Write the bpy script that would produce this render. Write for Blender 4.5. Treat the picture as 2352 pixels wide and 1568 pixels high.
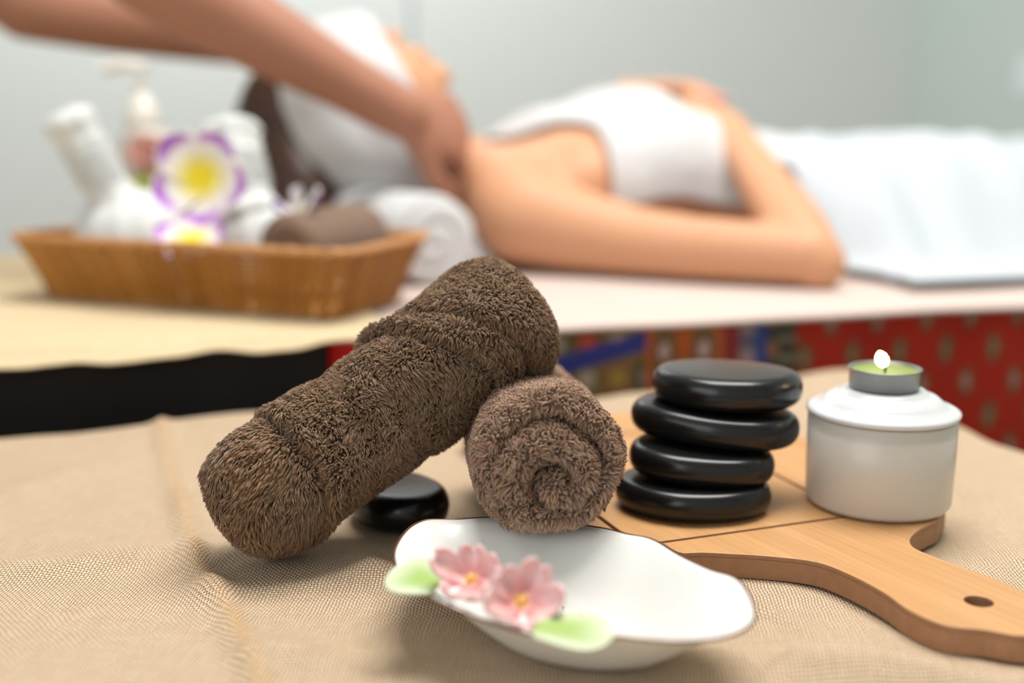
import bpy, bmesh, math, random
import numpy as np
from mathutils import Vector, Matrix, noise as mnoise
random.seed(7); rng = np.random.default_rng(11)
for o in list(bpy.data.objects): bpy.data.objects.remove(o)
S = bpy.context.scene; COL = S.collection
PI = math.pi

# ---------------------------------------------------------------- camera
FPX = 40/36*2352; PITCH = math.radians(10.6); CAMZ = .905
cd = bpy.data.cameras.new('camera'); cam = bpy.data.objects.new('camera', cd); COL.objects.link(cam)
cam.location = (0, 0, CAMZ); cam.rotation_euler = (PI/2-PITCH, 0, 0)
cd.lens = 40; cd.sensor_width = 36; cd.clip_start = .02; cd.clip_end = 50
cd.dof.use_dof = True; cd.dof.focus_distance = .522; cd.dof.aperture_fstop = 2.7; cd.dof.aperture_blades = 0
S.camera = cam
# ---------------------------------------------------------------- world, lights, exposure
w = bpy.data.worlds.new('world'); S.world = w; w.use_nodes = True
w.node_tree.nodes['Background'].inputs[0].default_value = (.8, .88, 1, 1)
w.node_tree.nodes['Background'].inputs[1].default_value = .5
def area(name, loc, rot, sx, sy, power, col):
    l = bpy.data.lights.new(name, 'AREA'); l.shape = 'RECTANGLE'; l.size = sx; l.size_y = sy
    l.energy = power; l.color = col
    o = bpy.data.objects.new(name, l); COL.objects.link(o); o.location = loc; o.rotation_euler = rot
    return o
R_ = math.radians
area('ceiling_lamp_main', (.30, .86, 2.42), (R_(-4), 0, R_(15)), 1.25, .8, 36, (1, .965, .92))
area('back_wall_wash', (-.55, 2.45, 2.42), (R_(48), 0, R_(15)), 1.0, .35, 20, (.94, .98, 1))  # added wash light to brighten the back wall, no fixture behind it
area('front_fill', (-1.25, -1.15, 1.6), (R_(82), 0, R_(-42)), 1.6, 1.3, 13, (.93, .97, 1))  # added soft fill from behind the camera, no window is built there
S.view_settings.view_transform = 'Standard'; S.view_settings.look = 'None'
S.view_settings.gamma = 1; S.view_settings.use_curve_mapping = False
S.view_settings.exposure = .42

# ---------------------------------------------------------------- frames
ANG = R_(15.5); CU, SU = math.cos(ANG), math.sin(ANG)
def W(u, v, z=0): return Vector((u*CU - v*SU, u*SU + v*CU, z))          # room frame: u along the bed, v across it
def UV(x, y): return (x*CU + y*SU, -x*SU + y*CU)
def at(x, y, t):                                                         # a viewed direction at a distance, as a point in the room
    a = (x-1176)/FPX; b = (y-784)/FPX; c, s = math.cos(PITCH), math.sin(PITCH)
    return Vector((a*t, t*(c-b*s), CAMZ - t*(s+b*c)))
def on(x, y, z):
    b = (y-784)/FPX
    return at(x, y, (CAMZ-z)/(math.sin(PITCH)+b*math.cos(PITCH)))

# ---------------------------------------------------------------- materials
def mat(name, col=(.8, .8, .8), rough=.5, spec=.5, sub=0, subr=(1, .3, .15), sheen=0, metal=0, attr=False, bump=None, vary=None, coat=0, subs=.01):
    m = bpy.data.materials.new(name); m.use_nodes = True; nt = m.node_tree; n = nt.nodes; L = nt.links
    b = n['Principled BSDF']; b.inputs['Roughness'].default_value = rough; b.inputs['Metallic'].default_value = metal
    b.inputs['Specular IOR Level'].default_value = spec
    if coat: b.inputs['Coat Weight'].default_value = coat; b.inputs['Coat Roughness'].default_value = .08
    if sub:
        b.inputs['Subsurface Weight'].default_value = sub; b.inputs['Subsurface Radius'].default_value = subr
        b.inputs['Subsurface Scale'].default_value = subs
    if sheen: b.inputs['Sheen Weight'].default_value = sheen; b.inputs['Sheen Roughness'].default_value = .5
    tc = n.new('ShaderNodeTexCoord'); src = None
    if attr:
        a = n.new('ShaderNodeAttribute'); a.attribute_name = 'Col'; src = a.outputs['Color']
    if vary:                                                             # (scale, amount, second colour)
        sc, am, c2 = vary
        nz = n.new('ShaderNodeTexNoise'); nz.inputs['Scale'].default_value = sc; nz.inputs['Detail'].default_value = 5
        L.new(tc.outputs['Object'], nz.inputs['Vector'])
        mr = n.new('ShaderNodeMapRange'); mr.inputs[1].default_value = .35; mr.inputs[2].default_value = .7; mr.inputs[4].default_value = am
        L.new(nz.outputs[0], mr.inputs[0])
        mx = n.new('ShaderNodeMix'); mx.data_type = 'RGBA'
        L.new(mr.outputs[0], mx.inputs[0]); mx.inputs[7].default_value = (*c2, 1)
        if src: L.new(src, mx.inputs[6])
        else: mx.inputs[6].default_value = (*col, 1)
        src = mx.outputs[2]
    if src: L.new(src, b.inputs['Base Color'])
    else: b.inputs['Base Color'].default_value = (*col, 1)
    if bump:                                                             # (scale, strength, distance)
        nz = n.new('ShaderNodeTexNoise'); nz.inputs['Scale'].default_value = bump[0]; nz.inputs['Detail'].default_value = 4
        L.new(tc.outputs['Object'], nz.inputs['Vector'])
        bp = n.new('ShaderNodeBump'); bp.inputs['Strength'].default_value = bump[1]; bp.inputs['Distance'].default_value = bump[2]
        L.new(nz.outputs[0], bp.inputs['Height']); L.new(bp.outputs[0], b.inputs['Normal'])
    return m
def node_math(nt, op, a, b=None, c=None):
    m = nt.nodes.new('ShaderNodeMath'); m.operation = op
    for i, v in enumerate((a, b, c)):
        if v is None: continue
        if isinstance(v, (int, float)): m.inputs[i].default_value = v
        else: nt.links.new(v, m.inputs[i])
    return m.outputs[0]
def burlap_mat(name, light, mid, dark, pitch, rot, holes=.75, dist=.0008, tint=False):
    m = bpy.data.materials.new(name); m.use_nodes = True; nt = m.node_tree; n = nt.nodes; L = nt.links
    b = n['Principled BSDF']; b.inputs['Roughness'].default_value = .95; b.inputs['Specular IOR Level'].default_value = .15
    tc = n.new('ShaderNodeTexCoord'); mp = n.new('ShaderNodeMapping'); mp.inputs['Rotation'].default_value = (0, 0, rot)
    L.new(tc.outputs['Object'], mp.inputs['Vector'])
    nz = n.new('ShaderNodeTexNoise'); nz.inputs['Scale'].default_value = 55; nz.inputs['Detail'].default_value = 3; L.new(mp.outputs[0], nz.inputs['Vector'])
    sub = n.new('ShaderNodeVectorMath'); sub.operation = 'SUBTRACT'; L.new(nz.outputs['Color'], sub.inputs[0]); sub.inputs[1].default_value = (.5, .5, .5)
    scl = n.new('ShaderNodeVectorMath'); scl.operation = 'SCALE'; L.new(sub.outputs[0], scl.inputs[0]); scl.inputs['Scale'].default_value = pitch*2.4
    add = n.new('ShaderNodeVectorMath'); L.new(mp.outputs[0], add.inputs[0]); L.new(scl.outputs[0], add.inputs[1])
    sp = n.new('ShaderNodeSeparateXYZ'); L.new(add.outputs[0], sp.inputs[0])
    k = PI/pitch
    sx = node_math(nt, 'SINE', node_math(nt, 'MULTIPLY', sp.outputs[0], k)); sy = node_math(nt, 'SINE', node_math(nt, 'MULTIPLY', sp.outputs[1], k))
    ax = node_math(nt, 'ABSOLUTE', sx); ay = node_math(nt, 'ABSOLUTE', sy)
    # threads: bulge between the gaps, alternate over and under
    prod = node_math(nt, 'MULTIPLY', sx, sy)
    gap = node_math(nt, 'MULTIPLY', node_math(nt, 'SUBTRACT', 1, ax), node_math(nt, 'SUBTRACT', 1, ay))
    gp = node_math(nt, 'MINIMUM', node_math(nt, 'MULTIPLY', gap, 3.4), 1)
    h = node_math(nt, 'ADD', node_math(nt, 'MULTIPLY', node_math(nt, 'ADD', ax, ay), .35), node_math(nt, 'MULTIPLY', prod, .45))
    bp = n.new('ShaderNodeBump'); bp.inputs['Strength'].default_value = .9; bp.inputs['Distance'].default_value = dist
    L.new(h, bp.inputs['Height']); L.new(bp.outputs[0], b.inputs['Normal'])
    # thread-to-thread colour and big soft variation
    st = n.new('ShaderNodeTexNoise'); st.inputs['Scale'].default_value = 1; st.inputs['Detail'].default_value = 4
    mp2 = n.new('ShaderNodeMapping'); mp2.inputs['Scale'].default_value = (560, 60, 60); L.new(mp.outputs[0], mp2.inputs['Vector']); L.new(mp2.outputs[0], st.inputs['Vector'])
    st2 = n.new('ShaderNodeTexNoise'); st2.inputs['Scale'].default_value = 1; st2.inputs['Detail'].default_value = 4
    mp3 = n.new('ShaderNodeMapping'); mp3.inputs['Scale'].default_value = (60, 560, 60); L.new(mp.outputs[0], mp3.inputs['Vector']); L.new(mp3.outputs[0], st2.inputs['Vector'])
    var = node_math(nt, 'MULTIPLY', node_math(nt, 'SUBTRACT', node_math(nt, 'ADD', st.outputs[0], st2.outputs[0]), .7), 1.4)
    vr = node_math(nt, 'MINIMUM', node_math(nt, 'MAXIMUM', var, 0), 1)
    mx = n.new('ShaderNodeMix'); mx.data_type = 'RGBA'; L.new(vr, mx.inputs[0]); mx.inputs[6].default_value = (*light, 1); mx.inputs[7].default_value = (*mid, 1)
    m2 = n.new('ShaderNodeMix'); m2.data_type = 'RGBA'; L.new(node_math(nt, 'MULTIPLY', gp, holes), m2.inputs[0]); L.new(mx.outputs[2], m2.inputs[6]); m2.inputs[7].default_value = (*dark, 1)
    if tint:
        at_ = n.new('ShaderNodeAttribute'); at_.attribute_name = 'Col'
        m3 = n.new('ShaderNodeMix'); m3.data_type = 'RGBA'; m3.blend_type = 'MULTIPLY'; m3.inputs[0].default_value = 1
        L.new(m2.outputs[2], m3.inputs[6]); L.new(at_.outputs['Color'], m3.inputs[7]); L.new(m3.outputs[2], b.inputs['Base Color'])
    else: L.new(m2.outputs[2], b.inputs['Base Color'])
    return m
def wood_mat(name, c1, c2, rot, side=False):
    m = bpy.data.materials.new(name); m.use_nodes = True; nt = m.node_tree; n = nt.nodes; L = nt.links
    b = n['Principled BSDF']; b.inputs['Roughness'].default_value = .42; b.inputs['Specular IOR Level'].default_value = .4
    tc = n.new('ShaderNodeTexCoord'); mp = n.new('ShaderNodeMapping'); mp.inputs['Rotation'].default_value = (0, 0, rot)
    mp.inputs['Scale'].default_value = (1, 1, 1); L.new(tc.outputs['Object'], mp.inputs['Vector'])
    def streak(sc):
        q = n.new('ShaderNodeMapping'); q.inputs['Scale'].default_value = sc; L.new(mp.outputs[0], q.inputs['Vector'])
        t = n.new('ShaderNodeTexNoise'); t.inputs['Scale'].default_value = 1; t.inputs['Detail'].default_value = 5; L.new(q.outputs[0], t.inputs['Vector']); return t.outputs[0]
    a = streak((9, 420, 300)); c = streak((4, 70, 300))
    v = node_math(nt, 'ADD', node_math(nt, 'MULTIPLY', a, .9), node_math(nt, 'MULTIPLY', c, .8))
    mr = n.new('ShaderNodeMapRange'); mr.inputs[1].default_value = .6; mr.inputs[2].default_value = 1.15; L.new(v, mr.inputs[0])
    mx = n.new('ShaderNodeMix'); mx.data_type = 'RGBA'; L.new(mr.outputs[0], mx.inputs[0]); mx.inputs[6].default_value = (*c1, 1); mx.inputs[7].default_value = (*c2, 1)
    L.new(mx.outputs[2], b.inputs['Base Color'])
    return m

M = {}
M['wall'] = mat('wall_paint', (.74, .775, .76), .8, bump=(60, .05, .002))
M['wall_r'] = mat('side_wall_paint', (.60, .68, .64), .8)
M['ceil'] = mat('ceiling_paint', (.85, .85, .84), .9)
M['floor'] = mat('floor_wood', (.30, .2, .13), .4, vary=(6, .7, (.2, .13, .08)))
M['burlap'] = burlap_mat('burlap_weave', (.82, .66, .485), (.66, .505, .35), (.22, .12, .06), .00150, R_(4), .95, .0011, tint=True)
M['mat'] = burlap_mat('cream_weave', (.70, .58, .38), (.64, .51, .32), (.50, .39, .22), .0015, R_(20), .4, .0004)
M['board'] = wood_mat('bamboo_top', (.60, .335, .145), (.46, .235, .09), R_(62))
M['board_side'] = mat('bamboo_edge', (.36, .185, .095), .55, vary=(240, .5, (.27, .13, .065)))
M['stone'] = mat('polished_basalt', (.006, .0065, .0075), .24, .42, bump=(160, .10, .0005), vary=(70, .5, (.011, .010, .010)))
M['ceramic'] = mat('glazed_ceramic', (.58, .545, .49), .35, .5, coat=.15)
M['lid'] = mat('glazed_white_ceramic', (.62, .64, .65), .3, .5, coat=.3)
M['alu'] = mat('candle_cup_metal', (.27, .28, .28), .38, .5, metal=.85, bump=(500, .1, .0003))
M['wax'] = mat('green_wax', (.20, .27, .08), .25, .5, sub=.4, subr=(.6, 1, .3), subs=.003)
M['wick'] = mat('burnt_wick', (.015, .03, .025), .9)
M['porc'] = mat('white_porcelain', (.76, .76, .73), .38, .45, coat=.1)
M['gilt'] = mat('brown_gilt_rim', (.16, .07, .035), .3, metal=.4)
M['petal'] = mat('painted_petal_glaze', attr=True, rough=.3, coat=.3)
M['flower'] = mat('silk_petal', attr=True, rough=.6, sub=.2, subr=(1, 1, 1), subs=.004)
M['towel'] = mat('brown_terry', attr=True, rough=.9, spec=.15, sheen=.25)
M['towel_base'] = mat('brown_terry_ground', (.085, .052, .034), .95, .1)
M['towel_small'] = mat('brown_terry_fine', (.20, .125, .085), .95, .1, sheen=.3, bump=(700, .6, .002))
M['white_towel'] = mat('white_terry', (.62, .63, .645), .9, .15, sheen=.2, bump=(420, .4, .0015))
M['wrap'] = mat('white_muslin', (.66, .685, .68), .85, .2, bump=(150, .3, .001))
M['cane'] = mat('wicker_cane', attr=True, rough=.45, spec=.4)
M['rimcane'] = mat('wicker_rim_cane', (.66, .34, .14), .45, vary=(90, .7, (.48, .21, .07)))
M['black'] = mat('black_cloth_side', (.010, .008, .008), .8, .2)
M['sheet'] = mat('pale_pink_sheet', (.60, .495, .45), .85, .2, bump=(30, .15, .004))
M['cover'] = mat('white_cover_sheet', (.52, .56, .60), .85, .2, bump=(25, .2, .004))
M['bedcloth'] = mat('woven_brocade', attr=True, rough=.7, spec=.2, bump=(900, .3, .0006))
M['bedwood'] = mat('dark_bed_wood', (.06, .035, .02), .5)
M['skin_w'] = mat('warm_skin', (.62, .325, .185), .5, .35, sub=.25, subs=.012)
M['skin_m'] = mat('tan_skin', (.39, .18, .115), .5, .35, sub=.2, subs=.01)
M['hair'] = mat('dark_brown_hair', (.055, .022, .010), .45, vary=(120, .7, (.02, .009, .006)))
M['nail'] = mat('pink_nail_polish', (.85, .30, .36), .2)
M['nail_m'] = mat('natural_nail', (.72, .42, .36), .3)
M['lip'] = mat('rose_lips', (.55, .16, .15), .4)
M['tunic'] = mat('beige_uniform', (.6, .52, .42), .9)
M['plastic'] = mat('ivory_plastic', (.80, .78, .72), .3)
M['metal'] = mat('pale_switch_plastic', (.80, .88, .90), .3)
M['seam'] = mat('grey_panel_joint', (.42, .46, .46), .8)

# ---------------------------------------------------------------- object helpers
def mesh(name, V, F, m, parent=None, smooth=True, cols=None):
    me = bpy.data.meshes.new(name)
    me.from_pydata([tuple(v) for v in V], [], [tuple(f) for f in F]); me.update()
    if smooth: me.polygons.foreach_set('use_smooth', [True]*len(me.polygons))
    if cols is not None:
        ca = me.color_attributes.new('Col', 'FLOAT_COLOR', 'POINT')
        c = np.ones((len(V), 4), dtype=np.float32); c[:, :3] = np.asarray(cols); ca.data.foreach_set('color', c.ravel())
    for x in (m if isinstance(m, (list, tuple)) else [m]): me.materials.append(x)
    o = bpy.data.objects.new(name, me); COL.objects.link(o)
    if parent: o.parent = parent; o.matrix_parent_inverse = parent.matrix_world.inverted()
    return o
def empty(name, loc=(0, 0, 0)):
    o = bpy.data.objects.new(name, None); COL.objects.link(o); o.location = loc; o.empty_display_size = .02
    o.matrix_world = Matrix.Translation(Vector(loc)); return o
def tag(o, label, cat, group=None, kind=None):
    o['label'] = label; o['category'] = cat
    if group: o['group'] = group
    if kind: o['kind'] = kind
    return o
def struct(o): o['kind'] = 'structure'; return o
def mod(o, kind, **k):
    md = o.modifiers.new(kind.lower(), kind)
    for a, b in k.items(): setattr(md, a, b)
    return o
def solid(o, th, off=-1): return mod(o, 'SOLIDIFY', thickness=th, offset=off)
def subd(o, n=1): return mod(o, 'SUBSURF', levels=n, render_levels=n)
def grid_faces(nu, nv, wrap_u=False, wrap_v=False):
    F = []
    for i in range(nu if wrap_u else nu-1):
        for j in range(nv if wrap_v else nv-1):
            a = i*nv+j; b = ((i+1) % nu)*nv+j; c = ((i+1) % nu)*nv+(j+1) % nv; d = i*nv+(j+1) % nv
            F.append((a, b, c, d))
    return F
def box(name, lo, hi, m, parent=None, frame=True, bev=0):
    V = []
    for z in (lo[2], hi[2]):
        for (a, b) in ((lo[0], lo[1]), (hi[0], lo[1]), (hi[0], hi[1]), (lo[0], hi[1])): V.append(W(a, b, z) if frame else Vector((a, b, z)))
    F = [(3, 2, 1, 0), (4, 5, 6, 7), (0, 1, 5, 4), (1, 2, 6, 5), (2, 3, 7, 6), (3, 0, 4, 7)]
    o = mesh(name, V, F, m, parent, smooth=False)
    if bev: mod(o, 'BEVEL', width=bev, segments=3)
    return o
def lathe(name, prof, c, m, parent=None, n=64, tilt=None, sx=1, sy=1):
    V = []; Mx = tilt or Matrix.Identity(3)
    for i in range(n):
        a = 2*PI*i/n
        for (r, z) in prof: V.append(Vector(c) + Mx @ Vector((r*math.cos(a)*sx, r*math.sin(a)*sy, z)))
    k = len(prof); F = grid_faces(n, k, wrap_u=True)
    if prof[0][0] > 1e-6: F.append(tuple(i*k for i in range(n))[::-1])
    if prof[-1][0] > 1e-6: F.append(tuple(i*k+k-1 for i in range(n)))
    return mesh(name, V, F, m, parent)
def frame_of(d):
    d = Vector(d).normalized(); h = Vector((0, 0, 1)) if abs(d.z) < .9 else Vector((1, 0, 0))
    x = h.cross(d).normalized(); y = d.cross(x).normalized(); return x, y, d
def catmull(P, n, closed=True):
    P = [Vector(p) for p in P]; out = []; k = len(P); rngs = range(k if closed else k-1)
    for i in rngs:
        if closed: a, b, c, d = P[i-1], P[i], P[(i+1) % k], P[(i+2) % k]
        else: a, b, c, d = P[max(i-1, 0)], P[i], P[i+1], P[min(i+2, k-1)]
        for j in range(n):
            t = j/n
            out.append(.5*((2*b)+(c-a)*t+(2*a-5*b+4*c-d)*t*t+(3*b-a-3*c+d)*t**3))
    if not closed: out.append(P[-1])
    return out
def tube(name, P, rad, m, parent=None, n=10, cols=None):
    P = [Vector(p) for p in P]; V = []; k = len(P)
    if not hasattr(rad, '__len__'): rad = [rad]*k
    x = None
    for i in range(k):
        d = (P[min(i+1, k-1)]-P[max(i-1, 0)]).normalized()
        if x is None: x, y, _ = frame_of(d)
        x = (x-d*x.dot(d)).normalized(); y = d.cross(x)
        for j in range(n):
            a = 2*PI*j/n; V.append(P[i]+rad[i]*(x*math.cos(a)+y*math.sin(a)))
    F = grid_faces(k, n, wrap_v=True); F.append(tuple(range(n))[::-1]); F.append(tuple((k-1)*n+j for j in range(n)))
    return mesh(name, V, F, m, parent)
def ns(p, s): return mnoise.noise(Vector(p)*s)

# ================================================================ THE ROOM
UR, VB, UL, VF, CZ = 2.11, 3.10, -2.3, -1.6, 2.5
struct(box('floor', (UL, VF, -.05), (UR, VB, 0), M['floor']))
struct(box('ceiling', (UL, VF, CZ), (UR, VB, CZ+.05), M['ceil']))
struct(box('wall_back', (UL, VB, 0), (UR, VB+.06, CZ), M['wall']))
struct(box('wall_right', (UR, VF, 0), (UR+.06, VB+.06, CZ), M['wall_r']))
struct(box('wall_left', (UL-.06, VF, 0), (UL, VB, CZ), M['wall']))
struct(box('wall_front', (UL, VF-.06, 0), (UR, VF, CZ), M['wall']))
pj = at(945, 60, 3.0); ju = UV(pj.x, pj.y)
ju = (pj.x/pj.y*VB + 0)                                                   # meets the back wall on the same bearing
bear = math.atan2(pj.y, pj.x) - ANG; ju = VB/math.tan(bear)
struct(box('trim_1', (ju-.006, VB-.004, 0), (ju+.006, VB, CZ), M['seam']))
hk = at(2362, 176, 2.9); bear = math.atan2(hk.y, hk.x)-ANG
hv = UR*math.tan(bear); hz = CAMZ-(math.hypot(UR, hv)/math.hypot(hk.x, hk.y))*(CAMZ-hk.z)
k = empty('wall_switch', W(UR, hv, hz)); tag(k, 'small pale wall switch at the far right edge on the green-grey wall', 'switch')
box('plate', (UR-.008, hv-.035, hz-.05), (UR, hv+.035, hz+.05), M['metal'], k, bev=.002)
box('rocker', (UR-.012, hv-.012, hz-.02), (UR-.008, hv+.012, hz+.02), M['metal'], k)

# ================================================================ FRONT TABLE + BURLAP
TZ = .70
tb = empty('front_table', W(0, .5, 0)); tag(tb, 'wooden table hidden under the burlap cloth in the foreground', 'table')
box('table_top', (-.60, .10, TZ-.033), (.495, .775, TZ-.005), M['bedwood'], tb, bev=.003)
for a in (-.55, .44):
    for b in (.15, .72): box('leg', (a-.025, b-.025, 0), (a+.025, b+.025, TZ-.033), M['bedwood'], tb)
def pxpoly(P): return [UV(*on(x, y, TZ)[:2]) for (x, y) in P]
KH = 1.75
creases = [  # polyline, height, half-width
    (pxpoly([(372, 1000), (395, 1090), (426, 1198), (460, 1305), (532, 1411), (610, 1600)]), .0040, .0062, 1),
    (pxpoly([(-60, 1296), (120, 1300), (280, 1275), (400, 1262), (440, 1270)]), .004, .014, 1),
    (pxpoly([(470, 1352), (560, 1330), (700, 1312), (880, 1300)]), .0035, .013, 1),
    (pxpoly([(640, 1500), (900, 1560), (1200, 1600)]), .003, .012, 1),
    (pxpoly([(1700, 1345), (1850, 1400), (1990, 1470), (2130, 1520)]), .0050, .012, 1),
    (pxpoly([(1500, 1560), (1800, 1545), (2100, 1560), (2352, 1590)]), .0095, .016, 1),
    (pxpoly([(2240, 1120), (2290, 1210), (2352, 1290)]), .0025, .012, 1),
    (pxpoly([(30, 1130), (200, 1080), (330, 1060)]), .003, .014, 1),
]
def segd(p, poly):
    best = 9
    for (a, b) in zip(poly[:-1], poly[1:]):
        ax, ay = a; bx, by = b; dx, dy = bx-ax, by-ay
        t = max(0, min(1, ((p[0]-ax)*dx+(p[1]-ay)*dy)/(dx*dx+dy*dy)))
        d = math.hypot(p[0]-ax-t*dx, p[1]-ay-t*dy); best = min(best, d)
    return best
def cloth_h(u, v):
    h = -.0006 + .0022*(ns((u, v, 0), 9)-.3) + .0008*ns((u, v, 3), 28)
    for (poly, hh, ww, s) in creases:
        d = segd((u, v), poly)
        if d < ww*3.5: h += KH*hh*math.exp(-(d/ww)**2)*(.75+.5*ns((u*5, v*5, hh*999), 4))
    # raised, rumpled far edge, highest in the corner behind the candle holder
    e = max(0, (v-.735)/.05); h += .006*min(e, 1)**2*(1+ns((u*7, 0, 0), 1))
    c = math.exp(-((u-.50)**2+(v-.79)**2)/.0032); h += .006*c
    c = math.exp(-((u+.03)**2)/.004)*min(e, 1)**2; h += .005*c
    return h
def flat_mask(u, v):                                                     # nothing may rise through what lies on the cloth
    x, y, _ = W(u, v)
    m = 1.0
    for (cx, cy, r) in ((.06, .62, .15), (.12, .54, .11), (.19, .45, .05), (.02, .43, .075), (-.11, .53, .03), (-.075, .62, .05), (-.06, .60, .04)):
        d = math.hypot(x-cx, y-cy); t = max(0, min(1, (d-r)/.02)); m = min(m, t*t*(3-2*t))
    return m
nu, nv = 420, 300; V = []
U0, U1, V0, V1 = -.63, .62, .12, .90
for i in range(nu):
    for j in range(nv):
        u = U0+(U1-U0)*i/(nu-1); v = V0+(V1-V0)*j/(nv-1)
        ue = .507+.004*math.sin(v*31)+.003*math.sin(v*77); ve = .790+.004*math.sin(u*17+1)+.003*math.sin(u*43)
        du = max(0, u-ue); dv = max(0, v-ve); d = math.hypot(du, dv) if (du > 0 and dv > 0) else max(du, dv)
        h = cloth_h(min(u, ue), min(v, ve)); mk = flat_mask(u, v)
        h = h*mk if h > 0 else h
        r = .008
        if d > 0:
            th = min(d/r, PI/2); out = r*math.sin(th); dn = r*(1-math.cos(th)) + max(0, d-r*PI/2)
            sc = out/d; uu = (ue+du*sc) if du > 0 else u; vv = (ve+dv*sc) if dv > 0 else v
            if du > 0: uu += .006*math.sin(v*60)*min(1, dn/.03)
            V.append(W(uu, vv, TZ+h-dn))
        else: V.append(W(u, v, TZ+h))
C = []
for p in V:                                                              # old stained fold line and faint uneven dye
    uv = UV(p.x, p.y); d = segd(uv, creases[0][0]); k = math.exp(-(d/.0035)**2)*.55*(.6+.8*abs(ns((uv[0]*14, uv[1]*14, 0), 1)))
    k2 = .5+.5*ns((uv[0], uv[1], 5), 11); C.append((1-.04*k-.05*k2, 1-.22*k-.06*k2, 1-.50*k-.08*k2))
cl = mesh('burlap_cloth', V, grid_faces(nu, nv), M['burlap'], cols=C); solid(cl, .0012)
tag(cl, 'rumpled tan burlap cloth spread over the foreground table', 'tablecloth')

# ================================================================ BAMBOO BOARD
BZ0, BZ1 = TZ+.0005, .712
left = [(1524, 1248), (1561, 1268), (1613, 1268), (1676, 1271), (1769, 1277), (1874, 1290), (1952, 1319), (2030, 1360), (2082, 1397), (2135, 1423), (2187, 1438), (2265, 1446)]
right = [(2352, 1358), (2291, 1331), (2213, 1303), (2145, 1277), (2103, 1259), (2090, 1244), (2095, 1230), (2116, 1213), (2155, 1194)]
L1 = [on(x, y, BZ1) for x, y in left]; R1 = [on(x, y, BZ1) for x, y in right]
tipc = Vector((.2085, .430, BZ1))
outline = catmull(L1+[Vector((.197, .4125, BZ1)), Vector((.217, .4135, BZ1)), Vector((.2275, .428, BZ1)), Vector((.226, .447, BZ1))]+R1, 5, closed=False)
d1 = Vector((.943, .333, 0)); d2 = Vector((-.333, .943, 0))                # across / along the board
c0 = on(1524, 1248, BZ1)
nl = c0 - d1*.026 + d2*.012                                               # near left corner
farL = nl + d2*.225 - d1*.004; farR = farL + d1*.205
nr = on(2190, 1176, BZ1)
body = [nr+d1*.002+d2*.008] + [farR-d2*.012, farR-d2*.004-d1*.003, farR-d1*.012, farL+d1*.012, farL+d1*.003-d2*.004, farL-d2*.012, nl+d2*.012, nl+d2*.004+d1*.003, nl+d1*.010-d2*.002]
outline = outline + body
def poly_prism(name, loops, z0, z1, mats, parent, bev=.0012):
    bm = bmesh.new(); 
    for lp in loops:
        vs = [bm.verts.new((p[0], p[1], z1)) for p in lp]
        for a, b in zip(vs, vs[1:]+vs[:1]): bm.edges.new((a, b))
    bmesh.ops.triangle_fill(bm, use_beauty=True, use_dissolve=False, edges=bm.edges[:], normal=(0, 0, 1))
    top = bm.faces[:]
    for f in top:
        if f.normal.z < 0: f.normal_flip()
    r = bmesh.ops.extrude_face_region(bm, geom=top)
    nv_ = [e for e in r['geom'] if isinstance(e, bmesh.types.BMVert)]
    for v in nv_: v.co.z = z0
    bm.normal_update()
    bmesh.ops.recalc_face_normals(bm, faces=bm.faces[:])
    for f in bm.faces: f.material_index = 0 if f.normal.z > .5 else 1
    me = bpy.data.meshes.new(name); bm.to_mesh(me); bm.free()
    for x in mats: me.materials.append(x)
    o = bpy.data.objects.new(name, me); COL.objects.link(o); o.parent = parent
    if parent: o.matrix_parent_inverse = parent.matrix_world.inverted()
    if bev: mod(o, 'BEVEL', width=bev, segments=2, limit_method='ANGLE', angle_limit=R_(50))
    return o
bd = empty('serving_board', (.1, .6, BZ0)); tag(bd, 'bamboo serving board with a curved neck and handle under the stacked stones', 'serving board')
hole_c = on(2248, 1380, BZ1); 
hole = [hole_c+Vector((.0058*math.cos(2*PI*i/32), .0058*math.sin(2*PI*i/32), 0)) for i in range(32)]
panel_nl = c0 + d1*.000 + d2*.0005; pw, pl = .112, .185
g0 = on(1518, 1247, BZ1); g1 = on(1975, 1183, BZ1); gd = (g1-g0).normalized(); gp_ = Vector((-gd.y, gd.x, 0))
Pn = [g0-gd*.013, g1, g1+gp_*pl, g0-gd*.013+gp_*pl]
def inset(P, e):
    c = sum(P, Vector())/len(P); out = []
    for p in P:
        q = p-c; out.append(p - gd*math.copysign(e, q.dot(gd)) - gp_*math.copysign(e, q.dot(gp_)))
    return out
mid = BZ1-.0022
poly_prism('base_plank', [outline, hole], BZ0, mid, [M['board_side'], M['board_side']], bd, bev=0)
poly_prism('surface_plank', [outline, hole, Pn], mid, BZ1, [M['board'], M['board_side']], bd, bev=.0005)
poly_prism('inset_panel', [inset(Pn, .0024)], mid, BZ1, [M['board'], M['board_side']], bd, bev=.0004)

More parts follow.
